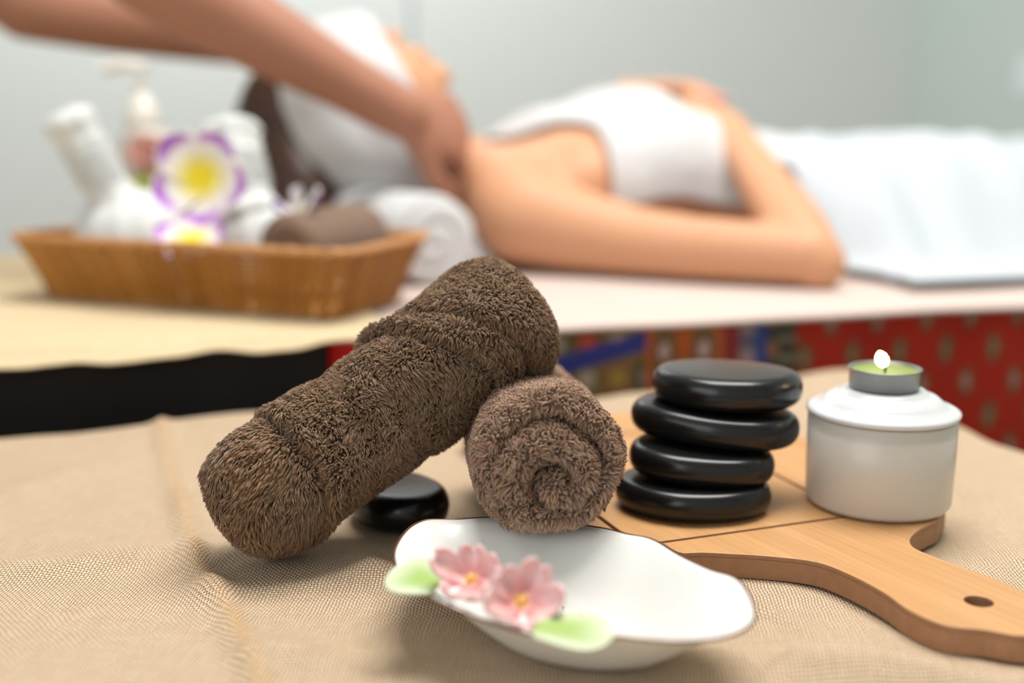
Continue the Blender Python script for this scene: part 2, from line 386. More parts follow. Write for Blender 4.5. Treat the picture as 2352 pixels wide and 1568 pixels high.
# ================================================================ STONES
def stone(name, c, a, b, h, rot, tx=0, ty=0, seed=0, top=1.0, parent=None):
    """smooth flat oval pebble, its two faces nearly level"""
    n = 72; V = []; Mx = Matrix.Rotation(ty, 3, 'Y') @ Matrix.Rotation(tx, 3, 'X') @ Matrix.Rotation(rot, 3, 'Z')
    sec = [(f, -1) for f in (0, .35, .7, .92)]+[(None, -PI/2+PI*i/18) for i in range(19)]+[(f, 1) for f in (.92, .7, .35, 0)]; k = len(sec)-1
    for i in range(n):
        ph = 2*PI*i/n; rr = 1+.028*math.sin(2*ph+seed)+.02*math.sin(3*ph+seed*1.7)
        R_l = rr*a*b/math.hypot(b*math.cos(ph), a*math.sin(ph)); hr_ = h*.50
        for (f, q) in sec:
            if f is not None: rad_ = (R_l-hr_)*f; z = q*h/2*(1.02-.05*f*f)
            else: rad_ = R_l-hr_+hr_*abs(math.cos(q))**.68; z = h/2*.97*math.sin(q)
            V.append(Vector(c)+Mx @ Vector((rad_*math.cos(ph), rad_*math.sin(ph), z)))
    F = grid_faces(n, k+1, wrap_u=True)
    bm = bmesh.new(); me = bpy.data.meshes.new(name); me.from_pydata([tuple(v) for v in V], [], F); bm.from_mesh(me)
    bmesh.ops.remove_doubles(bm, verts=bm.verts, dist=1e-6); bmesh.ops.recalc_face_normals(bm, faces=bm.faces); bm.to_mesh(me); bm.free()
    me.polygons.foreach_set('use_smooth', [True]*len(me.polygons)); me.materials.append(M['stone'])
    o = bpy.data.objects.new(name, me); COL.objects.link(o); return o
def st_at(x, y, t): return at(x, y, t)
G_ST = 'black massage stones stacked on the bamboo board'
def stk(x, t, z):
    p = at(x, 784, t); return Vector((p.x, p.y, z))
def at_z(x, t, z):                                                       # along the bearing x, at distance t, at height z
    y = 784+((CAMZ-z)/t-math.sin(PITCH))/math.cos(PITCH)*FPX; p = at(x, y, t); return p
for (x, t, z, a, b, h, rot, tx, ty, sd_, lab) in (
    (1590, .588, BZ1+.0082, .0400, .030, .0160, -12, 0, .5, 0, 'flat black massage stone at the bottom of the stack, lying on the bamboo board'),
    (1609, .592, BZ1+.0243, .0365, .030, .0162, -8, 2, 3, 1.5, 'black massage stone second from the bottom of the stack, the narrowest one'),
    (1645, .602, BZ1+.0412, .0440, .032, .0168, -4, 1, 4, 3, 'black massage stone second from the top, sticking out on the left of the top stone'),
    (1668, .606, BZ1+.0588, .0408, .033, .0180, 2, 0, 1.5, 4.2, 'topmost black massage stone of the stack with a dull greyish level face')):
    s = stone('massage_stone', at_z(x, t, z), a, b, h, R_(rot), tx=R_(tx), ty=R_(ty), seed=sd_); tag(s, lab, 'stone', G_ST)
q = on(915, 1150, TZ+.0105)
s = stone('massage_stone', (q.x, q.y, TZ+.0105), .0245, .033, .0205, R_(28), seed=2.2)
s.scale = (1, 1, 1)
tag(s, 'single black massage stone lying on the burlap beneath the leaning brown towel', 'stone')

# ================================================================ CANDLE HOLDER
cb = on(2014, 1152, BZ1); hx, hy = cb.x, cb.y
ch = empty('candle_holder', (hx, hy, BZ1)); tag(ch, 'white round ceramic pot with a stepped lid carrying the lit tealight', 'candle holder')
R0 = .0366
lathe('pot', [(0, 0), (R0-.0045, 0), (R0-.0015, .0008), (R0, .0030), (R0+.0006, .020), (R0+.0008, .0465), (R0-.001, .0475), (R0-.004, .0475), (R0-.004, .006), (0, .006)], (hx, hy, BZ1+.0003), M['ceramic'], ch, 96)
lz = .0475
lathe('lid', [(0, lz), (R0-.006, lz), (R0-.0055, lz+.0003), (R0+.0005, lz+.0004), (R0+.0018, lz+.0014), (R0+.0018, lz+.0030), (R0-.0004, lz+.0042), (R0-.003, lz+.0044), (R0-.0045, lz+.0050),
      (R0-.0065, lz+.0074), (R0-.0095, lz+.0100), (R0-.0125, lz+.0110), (R0-.0140, lz+.0113), (R0-.0148, lz+.0124), (R0-.0160, lz+.0133), (R0-.018, lz+.0136), (0, lz+.0136)], (hx, hy, BZ1+.0003), M['lid'], ch, 96)
tz = BZ1+lz+.0141
tl = empty('tealight_candle', (hx, hy, tz)); tag(tl, 'lit green tealight candle in a metal cup on top of the white pot', 'candle')
r = .0178
lathe('metal_cup', [(0, 0), (r-.0012, 0), (r-.0003, .0009), (r, .0098), (r+.0006, .0103), (r+.0005, .0107), (r-.0004, .0104), (r-.0006, .0018), (0, .0016)], (hx, hy, tz), M['alu'], tl, 72)
lathe('wax', [(0, .002), (r-.0009, .002), (r-.0009, .0092), (r-.002, .0087), (r*.5, .0083), (.003, .0081), (0, .0081)], (hx, hy, tz), M['wax'], tl, 48)
tube('wick', [(hx, hy, tz+.008), (hx+.0002, hy, tz+.0105), (hx-.0005, hy, tz+.0130)], [.0007, .0007, .0004], M['wick'], tl, 8)
fm = bpy.data.materials.new('flame_glow'); fm.use_nodes = True; nt = fm.node_tree; nt.nodes.clear()
em = nt.nodes.new('ShaderNodeEmission'); em.inputs[0].default_value = (1, .80, .45, 1); em.inputs[1].default_value = 9
ou = nt.nodes.new('ShaderNodeOutputMaterial'); nt.links.new(em.outputs[0], ou.inputs[0])
fp = [(0, .0005), (.0018, .0008), (.0031, .0028), (.0036, .0052), (.0030, .0080), (.0016, .0102), (.0005, .0112), (0, .0114)]
fl = lathe('flame', fp, (0, 0, 0), fm, tl, 24)
fl.matrix_parent_inverse = Matrix.Identity(4)
fl.location = (-.0003, 0, .0108); fl.scale = (.95, .95, .8); fl.rotation_euler = (0, R_(-22), 0)
pl = bpy.data.lights.new('candle_glow', 'POINT'); pl.energy = .008; pl.color = (1, .6, .25); pl.shadow_soft_size = .004
po = bpy.data.objects.new('candle_glow', pl); COL.objects.link(po); po.location = (hx, hy, tz+.026)

# ================================================================ TOWELS WITH PILE
def pile_mesh(name, V, F, n, length, thick, seed, comb=None, parent=None, base_col=(.205, .132, .086), lean=.75, dens=None, lenf=None):
    """closed ground mesh (V,F quads) + n curved terry tufts in the same mesh"""
    rg = np.random.default_rng(seed)
    V = np.asarray([tuple(v) for v in V], dtype=np.float64); Q = np.asarray([f for f in F if len(f) == 4], dtype=np.int64)
    p0, p1, p2, p3 = (V[Q[:, i]] for i in range(4)); mid_ = V.mean(axis=0)
    if np.sum(np.cross(p2-p0, p3-p1)*(p0-mid_)) < 0:                       # make the ground face outwards
        Q = Q[:, ::-1].copy(); p0, p1, p2, p3 = (V[Q[:, i]] for i in range(4)); F = [f[::-1] for f in F]
    nr_ = np.cross(p2-p0, p3-p1); ar = np.linalg.norm(nr_, axis=1); nrm = nr_/np.maximum(ar, 1e-12)[:, None]
    # smooth vertex normals
    vn = np.zeros_like(V)
    for i in range(4): np.add.at(vn, Q[:, i], nr_)
    vn /= np.maximum(np.linalg.norm(vn, axis=1), 1e-12)[:, None]
    wgt = ar.copy()
    if dens is not None: wgt = wgt*dens((p0+p2)/2)
    fi = rg.choice(len(Q), n, p=wgt/wgt.sum()); a = rg.random(n)[:, None]; b = rg.random(n)[:, None]
    def bil(A): return (1-a)*(1-b)*A[Q[fi, 0]]+a*(1-b)*A[Q[fi, 1]]+a*b*A[Q[fi, 2]]+(1-a)*b*A[Q[fi, 3]]
    P = bil(V); N = bil(vn); N /= np.maximum(np.linalg.norm(N, axis=1), 1e-9)[:, None]
    # clumped lean directions: a coarse and a fine random field on the surface
    def field(sc, sd):
        r2 = np.random.default_rng(sd); D = np.zeros((n, 3))
        for k in range(5):
            kv = r2.normal(size=(3, 3))*sc; ph = r2.random(3)*6.28
            D += np.sin(P @ kv.T + ph)
        return D/2.2
    D = field(200, seed+1)*.7 + field(650, seed+2)*.95 + rg.normal(size=(n, 3))*.32
    if comb is not None: D = D*.75 + comb(P, N)
    D -= N*np.sum(D*N, axis=1)[:, None]
    Ln = length*(.65+.7*rg.random(n))[:, None]
    if lenf is not None: Ln = Ln*lenf(P)[:, None]
    T1 = N*1.0 + D*.30*lean; T2 = N*.62 + D*.8*lean
    B = np.cross(N, D+rg.normal(size=(n, 3))*.05); B /= np.maximum(np.linalg.norm(B, axis=1), 1e-9)[:, None]
    sag = np.array([0, 0, -.12])
    C0 = P - N*.0006; C1 = P + Ln*.38*T1; C2 = C1 + Ln*.36*(T2+sag); C3 = C2 + Ln*.30*(T2*.8 - N*.25 + sag*2)
    cr = [1.0, 1.25, .90, .10]
    verts = []; th = thick*(.75+.5*rg.random(n))[:, None]
    for C, k, Tt in zip((C0, C1, C2, C3), cr, (T1, T1, T2, T2)):
        O = np.cross(B, Tt); O /= np.maximum(np.linalg.norm(O, axis=1), 1e-9)[:, None]
        for j in range(3):
            an = 2*PI*j/3
            verts.append(C + th*k*(B*math.cos(an)+O*math.sin(an)))
    A = np.stack(verts, axis=1).reshape(-1, 3)                              # n*12
    base = (np.arange(n)*12)[:, None]; quads = []
    for i in range(3):
        for j in range(3):
            quads.append(np.array([i*3+j, i*3+(j+1) % 3, (i+1)*3+(j+1) % 3, (i+1)*3+j]))
    qf = (base[:, None, :]+np.stack(quads)[None]).reshape(-1, 4)
    caps = (base+np.array([9, 10, 11])[None])
    nvb = len(V); allV = np.concatenate([V, A]); qf = qf+nvb; caps = caps+nvb
    otherF = [f for f in F if len(f) != 4]
    loops = np.concatenate([Q.ravel(), qf.ravel(), caps.ravel(), np.array([i for f in otherF for i in f], dtype=np.int64)])
    tot = np.concatenate([np.full(len(Q)+len(qf), 4), np.full(len(caps), 3), np.array([len(f) for f in otherF], dtype=np.int64)])
    me = bpy.data.meshes.new(name); me.vertices.add(len(allV)); me.loops.add(len(loops)); me.polygons.add(len(tot))
    me.vertices.foreach_set('co', allV.astype(np.float32).ravel()); me.loops.foreach_set('vertex_index', loops.astype(np.int32))
    me.polygons.foreach_set('loop_start', np.concatenate([[0], np.cumsum(tot)[:-1]]).astype(np.int32))
    try: me.polygons.foreach_set('loop_total', tot.astype(np.int32))
    except Exception: pass
    me.update(calc_edges=True); me.polygons.foreach_set('use_smooth', np.ones(len(tot), dtype=bool))
    ca = me.color_attributes.new('Col', 'FLOAT_COLOR', 'POINT')
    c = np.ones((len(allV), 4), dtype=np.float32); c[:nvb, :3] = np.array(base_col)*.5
    k = (.75+.55*rg.random(n))[:, None]*np.array(base_col)[None]*(1+rg.normal(size=(n, 3))*.04)
    c[nvb:, :3] = np.repeat(np.clip(k, 0, 1), 12, axis=0); ca.data.foreach_set('color', c.ravel())
    me.materials.append(M['towel'])
    o = bpy.data.objects.new(name, me); COL.objects.link(o); return o
def roll_surface(A, Bp, up, rad, n_s, n_t, left_cap, right_cap, disp):
    """tube of revolution round A->B, its ends closed by cap profiles; disp(s,th)->extra radius"""
    ax = (Bp-A); Lg = ax.length; ax.normalize(); y = (up-ax*up.dot(ax)).normalized(); x = y.cross(ax)
    V = []; rows = []
    for (s, rk) in left_cap+[(Lg*i/(n_s-1), 1) for i in range(n_s)]+right_cap:
        for j in range(n_t):
            th = 2*PI*j/n_t
            r = rad*rk + disp(s/Lg, th)*min(1, rk*1.2)
            V.append(A+ax*s+(x*math.sin(th)+y*math.cos(th))*r)
        rows.append(1)
    F = grid_faces(len(rows), n_t, wrap_v=True); F = [f[::-1] for f in F]
    F.append(tuple(range(n_t))); k = (len(rows)-1)*n_t; F.append(tuple(k+j for j in range(n_t))[::-1])
    return V, F, (x, y, ax, Lg)
# --- leaning towel
TA = at(610, 1135, .543); TB = at(1142, 745, .572)
def sm(a, b, x): t = max(0, min(1, (x-a)/(b-a))); return t*t*(3-2*t)
camdir = (Vector((0, 0, CAMZ))-(TA+TB)/2).normalized()
up = Vector((0, -.15, 1))
def dispA(s, th):
    # th: 0 = top, positive turns towards the back (x side); the camera side is th around -pi/2
    t = ((th+PI) % (2*PI))-PI
    d = .0008*math.sin(3*t+5*s)+.0010*ns((s*3, math.cos(t), math.sin(t)), 1.7)
    # wrapped corner: a crease rings the lower end where the outer layer overlaps it
    cz = .07+.13*math.cos(t+.75)+.015*math.sin(3*t); q = s-cz
    d += .0010*sm(.0, .05, q) - .0030*math.exp(-(q/.014)**2)+.0012*math.exp(-((q-.03)/.02)**2)
    # soft dents along the body
    d -= .0022*math.exp(-((s-.38)/.06)**2)*max(0, math.cos(t+.2)) + .0016*math.exp(-((s-.52)/.05)**2)*max(0, math.cos(t+1.9))
    # rolled hem crossing the upper part slantwise, uneven
    hz = .72+.16*(-math.sin(t+.25))+.008*math.sin(4*t+1); q = s-hz; k1 = .75+.35*math.sin(2*t+1)
    d += .0034*k1*math.exp(-((q)/.024)**2)+.0018*(1.4-k1)*math.exp(-((q-.055)/.02)**2) - .0030*math.exp(-((q+.038)/.013)**2) - .0022*k1*math.exp(-((q-.030)/.008)**2)
    d -= .0016*math.exp(-((q-.095)/.016)**2)
    d += .0020*sm(.09, .16, q)
    d *= 1.75
    return d
ra = .0276
def lenA(P):
    s = (P-TAn) @ axd/LgA
    return 1+.34*np.clip((.16-s)/.1, 0, 1)
capL = [(-.0215, .18), (-.0205, .40), (-.0185, .60), (-.0150, .78), (-.0105, .90), (-.005, .975)]
capR = [((TB-TA).length+a, b) for a, b in ((.005, .985), (.0105, .92), (.0150, .82), (.0185, .66), (.0205, .45), (.0215, .2))]
V, F, (ax_x, ax_y, ax_d, LgA) = roll_surface(TA, TB, up, ra, 120, 120, capL, capR, dispA)
axd = np.array(ax_d); axx = np.array(ax_x); axy = np.array(ax_y); TAn = np.array(TA)
def combA(P, N):
    s = (P-TAn) @ axd/LgA
    swirl = np.cross(np.tile(axd, (len(P), 1)), N)
    k = np.clip((.2-s)/.1, 0, 1)[:, None]
    return k*(-axd[None]*.9 + swirl*.5 + np.array([0, 0, -.5])[None]) + (1-k)*(swirl*.15+np.array([0, 0, -.25])[None])
o = pile_mesh('rolled_towel', V, F, 72000, .0041, .00047, 5, combA, base_col=(.225, .134, .074), lenf=lenA)
tag(o, 'dark brown fluffy rolled towel leaning diagonally, upper end propped on the other roll', 'towel', 'brown rolled towels on the front table')
# --- towel roll seen end on
RB = .0302
BA = at(1262, 1066, .498); BB = at(1202, 940, .655); BB.z = BZ1+RB+.002
axB = (BB-BA).normalized(); BA = BA+axB*.002
yB = Vector((0, 0, 1)); xB = yB.cross(axB).normalized(); yB = axB.cross(xB)     # xB to the camera's left
xB = -xB                                                                        # now to the right
LgB = (BB-BA).length
V = []; nT = 180; rows = 0
def dispB(s, t): return .0010*math.sin(2*t+.8)+.0007*math.sin(5*t+s*9)+.0008*ns((s*4, math.cos(t), math.sin(t)), 1.5)
off = (.006, -.009)
nR = 60
for i in range(nR):                                                            # spiral face
    q = (i+.35)/nR
    for j in range(nT):
        t = 2*PI*j/nT
        cx = off[0]*(1-q**1.5); cy = off[1]*(1-q**1.5)
        r = (RB*.97+dispB(0, t))*q
        turns = 1.75
        ph = (turns*q**.92 - (t-1.9)/(2*PI)) % 1.0
        groove = math.exp(-((ph-.5)/.20)**2)
        edge = 1-max(0, (q-.80)/.2)**2
        bulge = .0055*max(0, 1-q**5)                                           # face domes out towards the camera
        env = min(1, q/.12)*(1-sm(.80, .93, q))
        dep = bulge - .020*groove*env - .004*(1-sm(0, .2, q))
        V.append(BA + xB*(math.cos(t)*r+cx) + yB*(math.sin(t)*r+cy) - axB*dep + axB*(.0045*sm(.8, 1, q)**2))
    rows += 1
for i in range(60):
    s = .006+(LgB-.006)*i/59; k = 1-.10*sm(.9, 1, i/59)
    for j in range(nT):
        t = 2*PI*j/nT; r = (RB+dispB(s/LgB, t))*k
        V.append(BA+axB*s+xB*math.cos(t)*r+yB*math.sin(t)*r)
    rows += 1
for (ds, k) in ((.004, .8), (.006, .6), (.007, .35), (.007, .1)):
    for j in range(nT):
        t = 2*PI*j/nT; V.append(BA+axB*(LgB+ds)+xB*math.cos(t)*RB*k+yB*math.sin(t)*RB*k)
    rows += 1
F = grid_faces(rows, nT, wrap_v=True)
# outward orientation check
pa, pb, pc = Vector(V[F[70*nT][0]]), Vector(V[F[70*nT][1]]), Vector(V[F[70*nT][2]])
if (pb-pa).cross(pc-pa).dot(pa-(BA+axB*((pa-BA).dot(axB)))) < 0: F = [f[::-1] for f in F]
F.append(tuple(range(nT))); k = (rows-1)*nT; F.append(tuple(k+j for j in range(nT)))
BAn = np.array(BA); axBn = np.array(axB)
def combB(P, N):
    s = (P-BAn) @ axBn
    k = np.clip((.012-s)/.006, 0, 1)[:, None]
    rad = P-BAn-s[:, None]*axBn[None]; rl = np.linalg.norm(rad, axis=1)[:, None]; rad = rad/np.maximum(rl, 1e-5)
    return k*(rad*.35 - axBn[None]*.5) + np.array([0, 0, -.2])[None]
o = pile_mesh('rolled_towel', V, F, 52000, .0049, .00046, 9, combB, base_col=(.31, .190, .122), lenf=lambda P: .85+.15*np.clip(((P-BAn) @ axBn-.001)/.008, 0, 1))
tag(o, 'brown fluffy towel roll pointing at the camera with its spiral end over the dish', 'towel', 'brown rolled towels on the front table')

# ================================================================ PORCELAIN DISH
rim_px = [(905, 1275), (932, 1222), (975, 1197), (1045, 1195), (1130, 1190), (1250, 1196), (1380, 1214), (1440, 1228), (1500, 1241), (1562, 1278), (1635, 1313), (1692, 1332), (1722, 1372), (1733, 1420), (1700, 1452), (1640, 1468), (1560, 1474), (1480, 1470), (1400, 1462), (1330, 1470), (1240, 1462), (1110, 1425), (1000, 1380), (930, 1335)]
rz = [.7300]*len(rim_px)
for i, z_ in ((4, .7285), (5, .7255), (6, .7275)): rz[i] = z_
rim = catmull([on(x, y, z) for (x, y), z in zip(rim_px, rz)], 6)
dc = Vector((.026, .434, TZ)); nrm_ = len(rim)
rsm = [sum((rim[(i+k_) % nrm_] for k_ in range(-14, 15)), Vector())/29 for i in range(nrm_)]
ds = empty('porcelain_dish', dc); tag(ds, 'shallow white wavy-edged porcelain dish with pink flowers on its rim', 'dish')
prof = [(0, .0004), (.30, .0004), (.42, .0000), (.46, .0012), (.55, .0040), (.66, .0098), (.77, .0165), (.87, .0225), (.95, .0268), (1, 1)]
V = []; K = len(prof)*2-1
for p, ps in zip(rim, rsm):
    zr = p.z-TZ; d0 = p-dc; d1s = ps-dc; dd_ = lambda s_: d1s*1.03*(1-s_**5)+d0*s_**5; d = d0
    for (s_, z) in prof[:-1]: d = dd_(s_); V.append(Vector((dc.x+d.x*s_, dc.y+d.y*s_, TZ+.0008+min(z, z*zr/.030))))
    d = d0; V.append(Vector((dc.x+d.x, dc.y+d.y, TZ+zr)))
    dn = Vector((d.x, d.y, 0)).normalized()
    V.append(Vector((dc.x+d.x-dn.x*.0010, dc.y+d.y-dn.y*.0010, TZ+zr+.0006)))
    for (s_, z) in prof[:-1][::-1]:
        d = dd_(s_)
        V.append(Vector((dc.x+d.x*s_*.975, dc.y+d.y*s_*.975, TZ+.0040+min(z, z*zr/.030)*.93)))
k = len(prof)*2
F = grid_faces(nrm_, k, wrap_u=True)
dish = mesh('bowl', V, F, M['porc'], ds)
bm = bmesh.new(); bm.from_mesh(dish.data); bmesh.ops.remove_doubles(bm, verts=bm.verts, dist=1e-5); bmesh.ops.recalc_face_normals(bm, faces=bm.faces); bm.to_mesh(dish.data); bm.free()
P = [Vector((p.x, p.y, p.z+.0002))+Vector((p.x-dc.x, p.y-dc.y, 0)).normalized()*.0001 for p in rim]
V = []; n = 8
for i, p in enumerate(P):
    d = (P[(i+1) % nrm_]-P[i-1]).normalized(); x, y, _ = frame_of(d)
    for j in range(n): V.append(p+.00062*(x*math.cos(2*PI*j/n)+y*math.sin(2*PI*j/n)))
o = mesh('rim_line', V, grid_faces(nrm_, n, wrap_u=True, wrap_v=True), M['gilt'], ds); o['label'] = 'thin brown gilt line round the edge of the dish'
for (x, y) in ((1408, 1336), (1425, 1338), (1294, 1391), (1332, 1405), (1290, 1407)):
    q = on(x, y, .706); lathe('speck', [(0, 0), (.0005, .0001), (.0004, .0008), (0, .001)], (q.x, q.y, .7048), M['gilt'], ds, 8)

def petal_grid(length, width, cup, curl, mode, nl=14, nw=9, pinch=.25, square=.0):
    """petal in its own frame: grows along +x, face up +z; returns verts, faces, colours"""
    V = []; C = []
    for i in range(nl):
        s_ = i/(nl-1)
        wd = width*(pinch+(1-pinch)*math.sin(min(1, s_*1.35)*PI/2))*(math.sqrt(max(0, 1-((s_-.55)/.45)**2)) if s_ > .55 else 1)
        if square: wd = width*(pinch+(1-pinch)*math.sin(min(1, s_*1.3)*PI/2))*(max(0, 1-max(0, (s_-.7)/.3)**3*(1-square)))
        for j in range(nw):
            t = 2*j/(nw-1)-1
            x = length*(s_ - (.06*t*t if square else 0)); y = wd/2*t
            z = cup*length*s_*s_ + curl*width*t*t*s_ 
            V.append(Vector((x, y, z)))
            e = max(s_, 0); ed = max(abs(t), s_)
            C.append(mode(min(1, math.hypot(x, y)/length) if not square else s_, abs(t)))
    return V, grid_faces(nl, nw), C
def lerp3(a, b, t): t = max(0, min(1, t)); return tuple(a[i]*(1-t)+b[i]*t for i in range(3))
def flower(name, c, nrmv, R, npet, width, cup, curl, mode, m, parent, spin=0, thick=.0006, pinch=.25, square=0, centre=None, petlabel=None, jit=0):
    c = Vector(c); x, y, z = frame_of(nrmv)
    f = parent
    for i in range(npet):
        a = spin+2*PI*i/npet; rd = random.uniform(-jit, jit)
        V, F, C = petal_grid(R*(1+rd), width*R, cup*(1+2*rd), curl, mode, pinch=pinch, square=square)
        dx = x*math.cos(a)+y*math.sin(a); dy = -x*math.sin(a)+y*math.cos(a); tw = .10
        W3 = [c + dx*v.x + (dy*math.cos(tw)+z*math.sin(tw))*v.y + z*(v.z+.0003*i) for v in V]
        o = mesh('petal', W3, F, m, f, cols=C); solid(o, thick, 0); subd(o, 1)
        if petlabel: o['label'] = petlabel
    if centre:
        lathe('flower_centre', [(0, -.001), (centre[0], 0), (centre[0]*.9, centre[1]*.6), (centre[0]*.4, centre[1]), (0, centre[1])], c, centre[2], f, 16, tilt=Matrix((x, y, z)).transposed())
pink = (.70, .29, .29); palepink = (.80, .52, .52); yel = (.95, .62, .20)
def pinkmode(s_, t):
    c = lerp3(yel, pink, (s_-.05)/.18); return lerp3(c, palepink, (s_-.35)/.4+.3*(t-.5))
M['gold_c'] = mat('golden_stamen_glaze', (.85, .50, .12), .3, metal=.3)
z2 = .7335
p1 = on(1085, 1335, .7345); p2 = on(1196, 1385, .7340)
for (pp, nv_, R, sp) in ((p1, (-.25, -.62, .75), .0138, .42), (p2, (.12, -.75, .75), .0152, .95)):
    e = empty('porcelain_flower', pp); e.parent = ds; e.matrix_parent_inverse = ds.matrix_world.inverted()
    e['label'] = 'pink porcelain flower with gold-edged squared petals' if pp is p1 else 'larger pink porcelain flower nearer the middle of the rim'
    flower('f', pp, nv_, R, 5, .86, .50, .45, pinkmode, M['petal'], e, sp, .0019, .45, .30, (.0022, .004, M['gold_c']), jit=.2)
def leafmode(s_, t): return lerp3((.32, .47, .12), (.60, .66, .48), max((t-.3)*1.7, (s_-.5)*2.2))
for (x, y, ang, Lf, Wf, zz) in ((1010, 1345, R_(152), .0225, .026, .7325), (1225, 1440, R_(-8), .0290, .0230, .7318)):
    q = on(x, y, zz); V, F, C = petal_grid(Lf, Wf, -.02, .03, leafmode, pinch=.5)
    R3 = Matrix.Rotation(R_(12), 3, 'X') @ Matrix.Rotation(ang, 3, 'Z')
    o = mesh('porcelain_leaf', [q+R3 @ v for v in V], F, M['petal'], ds, cols=C); solid(o, .0014, 0); subd(o, 1)
    o['label'] = 'green glazed leaf on the dish rim'

# ================================================================ SIDE TABLE, MAT
SZ = .750; VFT = .835
sd = empty('side_table', W(-.35, 1.15, 0)); tag(sd, 'black-sided table under the wicker basket, left of the bed', 'table')
box('table_top', (-.82, VFT+.004, SZ-.03), (.088, 1.50, SZ), M['bedwood'], sd)
box('black_skirt', (-.82, VFT, .02), (.088, 1.50, SZ-.001), M['black'], sd)
for a in (-.78, .05):
    for b in (.87, 1.46): box('foot', (a-.02, b-.02, 0), (a+.02, b+.02, .02), M['bedwood'], sd)
V = []; nu, nv = 300, 110
for i in range(nu):
    for j in range(nv):
        u = -.81+(.137+.81)*i/(nu-1)
        ve = VFT-.008+.004*math.sin(u*23)+.0025*math.sin(u*61+1)+.002*ns((u*40, 0, 0), 1)
        v = ve+(1.48-ve)*(j/(nv-1))**1.6
        z = SZ+.0036+.0012*abs(ns((u*12, v*12, 0), 1))
        if v < VFT+.002: z -= (VFT+.002-v)*.6+.002*(1+math.sin(u*41))
        rim_e = u - (.137-.03*((v-.83)/.3)) if v < 1.13 else u
        V.append(W(u if u < .1 else .1+(u-.1)*(1-.5*sm(.9, 1.2, v)), v, max(z, SZ+.0036) if v > VFT+.004 else z))
o = mesh('table_mat', V, grid_faces(nu, nv), M['mat']); solid(o, .0016, 1); tag(o, 'cream woven mat with a frayed front edge under the wicker basket', 'mat')

# ================================================================ BED
BT = .7505
bed = empty('massage_bed', W(1.1, 1.22, 0)); tag(bed, 'massage bed draped in red and blue brocade behind the front table', 'bed')
box('bed_frame', (.094, .857, .10), (2.04, 1.62, .60), M['bedwood'], bed)
for a in (.15, 1.98):
    for b in (.90, 1.56): box('leg', (a-.03, b-.03, 0), (a+.03, b+.03, .10), M['bedwood'], bed)
box('mattress', (.094, .853, .60), (2.04, 1.62, BT-.006), M['sheet'], bed, bev=.006)
# sheet on top with a soft lip
V = []; nu, nv = 160, 90
for i in range(nu):
    for j in range(nv):
        u = .092+(2.045-.092)*i/(nu-1); tt = j/(nv-1)
        v = .842+(1.63-.842)*tt**1.3
        z = BT+.0015+.0012*ns((u*9, v*9, 2), 1)
        e = (v-.842)
        if e < .012: z -= .002*(1-e/.012)**2
        V.append(W(u, v+.002*math.sin(u*13), z))
o = mesh('bed_sheet', V, grid_faces(nu, nv), M['sheet'], bed); solid(o, .004, -1); o['label'] = 'pale pink fitted sheet'
# brocade side
def brocade(u, z):
    r0 = (.42, .022, .008); r = lerp3(r0, (.28, .016, .008), .5+.5*math.sin(u*900)*math.sin(z*700))
    du = z                                                                 # height
    if u < .20 or u > .487:
        if u < .20: return (.62, .02, .02)
        px, pz = .047, .062
        for (ox, oz) in ((0, 0), (.5, .5)):
            a = (u/px+ox) % 1-.5; b = (z/pz+oz) % 1-.5
            row = (int(math.floor(u/px+ox)) + int(ox*2)) % 2
            rr = math.hypot(a*1.9, b*1.35)
            if rr < .14: return (.24, .16, .09) if ox == 0 else (.42, .22, .19)
            if rr < .30: return lerp3((.20, .09, .035), (.09, .06, .03), .5+.5*math.sin(rr*60))
        return r
    if u > .470: return (.05, .04, .03) if (z*60) % 1 < .55 else (.16, .15, .10)
    if u > .458: return (.045, .05, .04) if (math.floor(z*70) % 2) else (.25, .12, .06)
    if u > .447: return (.035, .06, .24)
    if u > .432: return lerp3((.08, .09, .14), (.30, .22, .22), .5+.5*math.sin(z*230))
    if u > .418: return (.22, .03, .03)
    if u > .348:
        a = ((u-.348)/.035) % 1-.5; b = (z/.05) % 1-.5; rr = math.hypot(a*1.2, b*1.1)
        if rr < .17: return (.50, .38, .34)
        if rr < .28: return (.20, .08, .05)
        if rr < .36: return (.10, .10, .05)
        return (.42, .10, .025) if abs(a) > .3 else (.24, .12, .04)
    # blue chevrons on olive and brown, pale dots
    a = (u-.20)/.148; b = (z-.695)/.052
    k = abs(abs(b) - .35 - .75*abs(a-.42))
    if k < .16: return (.035, .045, .23)
    gx, gz = (u/.026) % 1-.5, (z/.030) % 1-.5
    rr = math.hypot(gx, gz); hsh = (math.floor(u/.026)*7+math.floor(z/.030)*13) % 4
    if rr < .26: return ((.42, .32, .26), (.42, .07, .04), (.30, .24, .22), (.35, .25, .05))[hsh]
    return ((.20, .14, .045), (.17, .07, .035), (.10, .10, .045), (.25, .12, .05))[hsh]
V = []; C = []; nu, nv = 900, 150
for i in range(nu):
    for j in range(nv):
        u = .092+(2.0-.092)*(i/(nu-1))**1.35; z = .7500-(.7500-.06)*(j/(nv-1))**1.5
        V.append(W(u, .849+.003*math.sin(u*24)*min(1, (.7500-z)/.1)+.0015*math.sin(u*70), z)); C.append(brocade(u, z))
o = mesh('brocade_skirt', V, grid_faces(nu, nv), M['bedcloth'], bed, cols=C); solid(o, .0015, 1)
o['label'] = 'red brocade skirt with a band of blue and olive motifs'

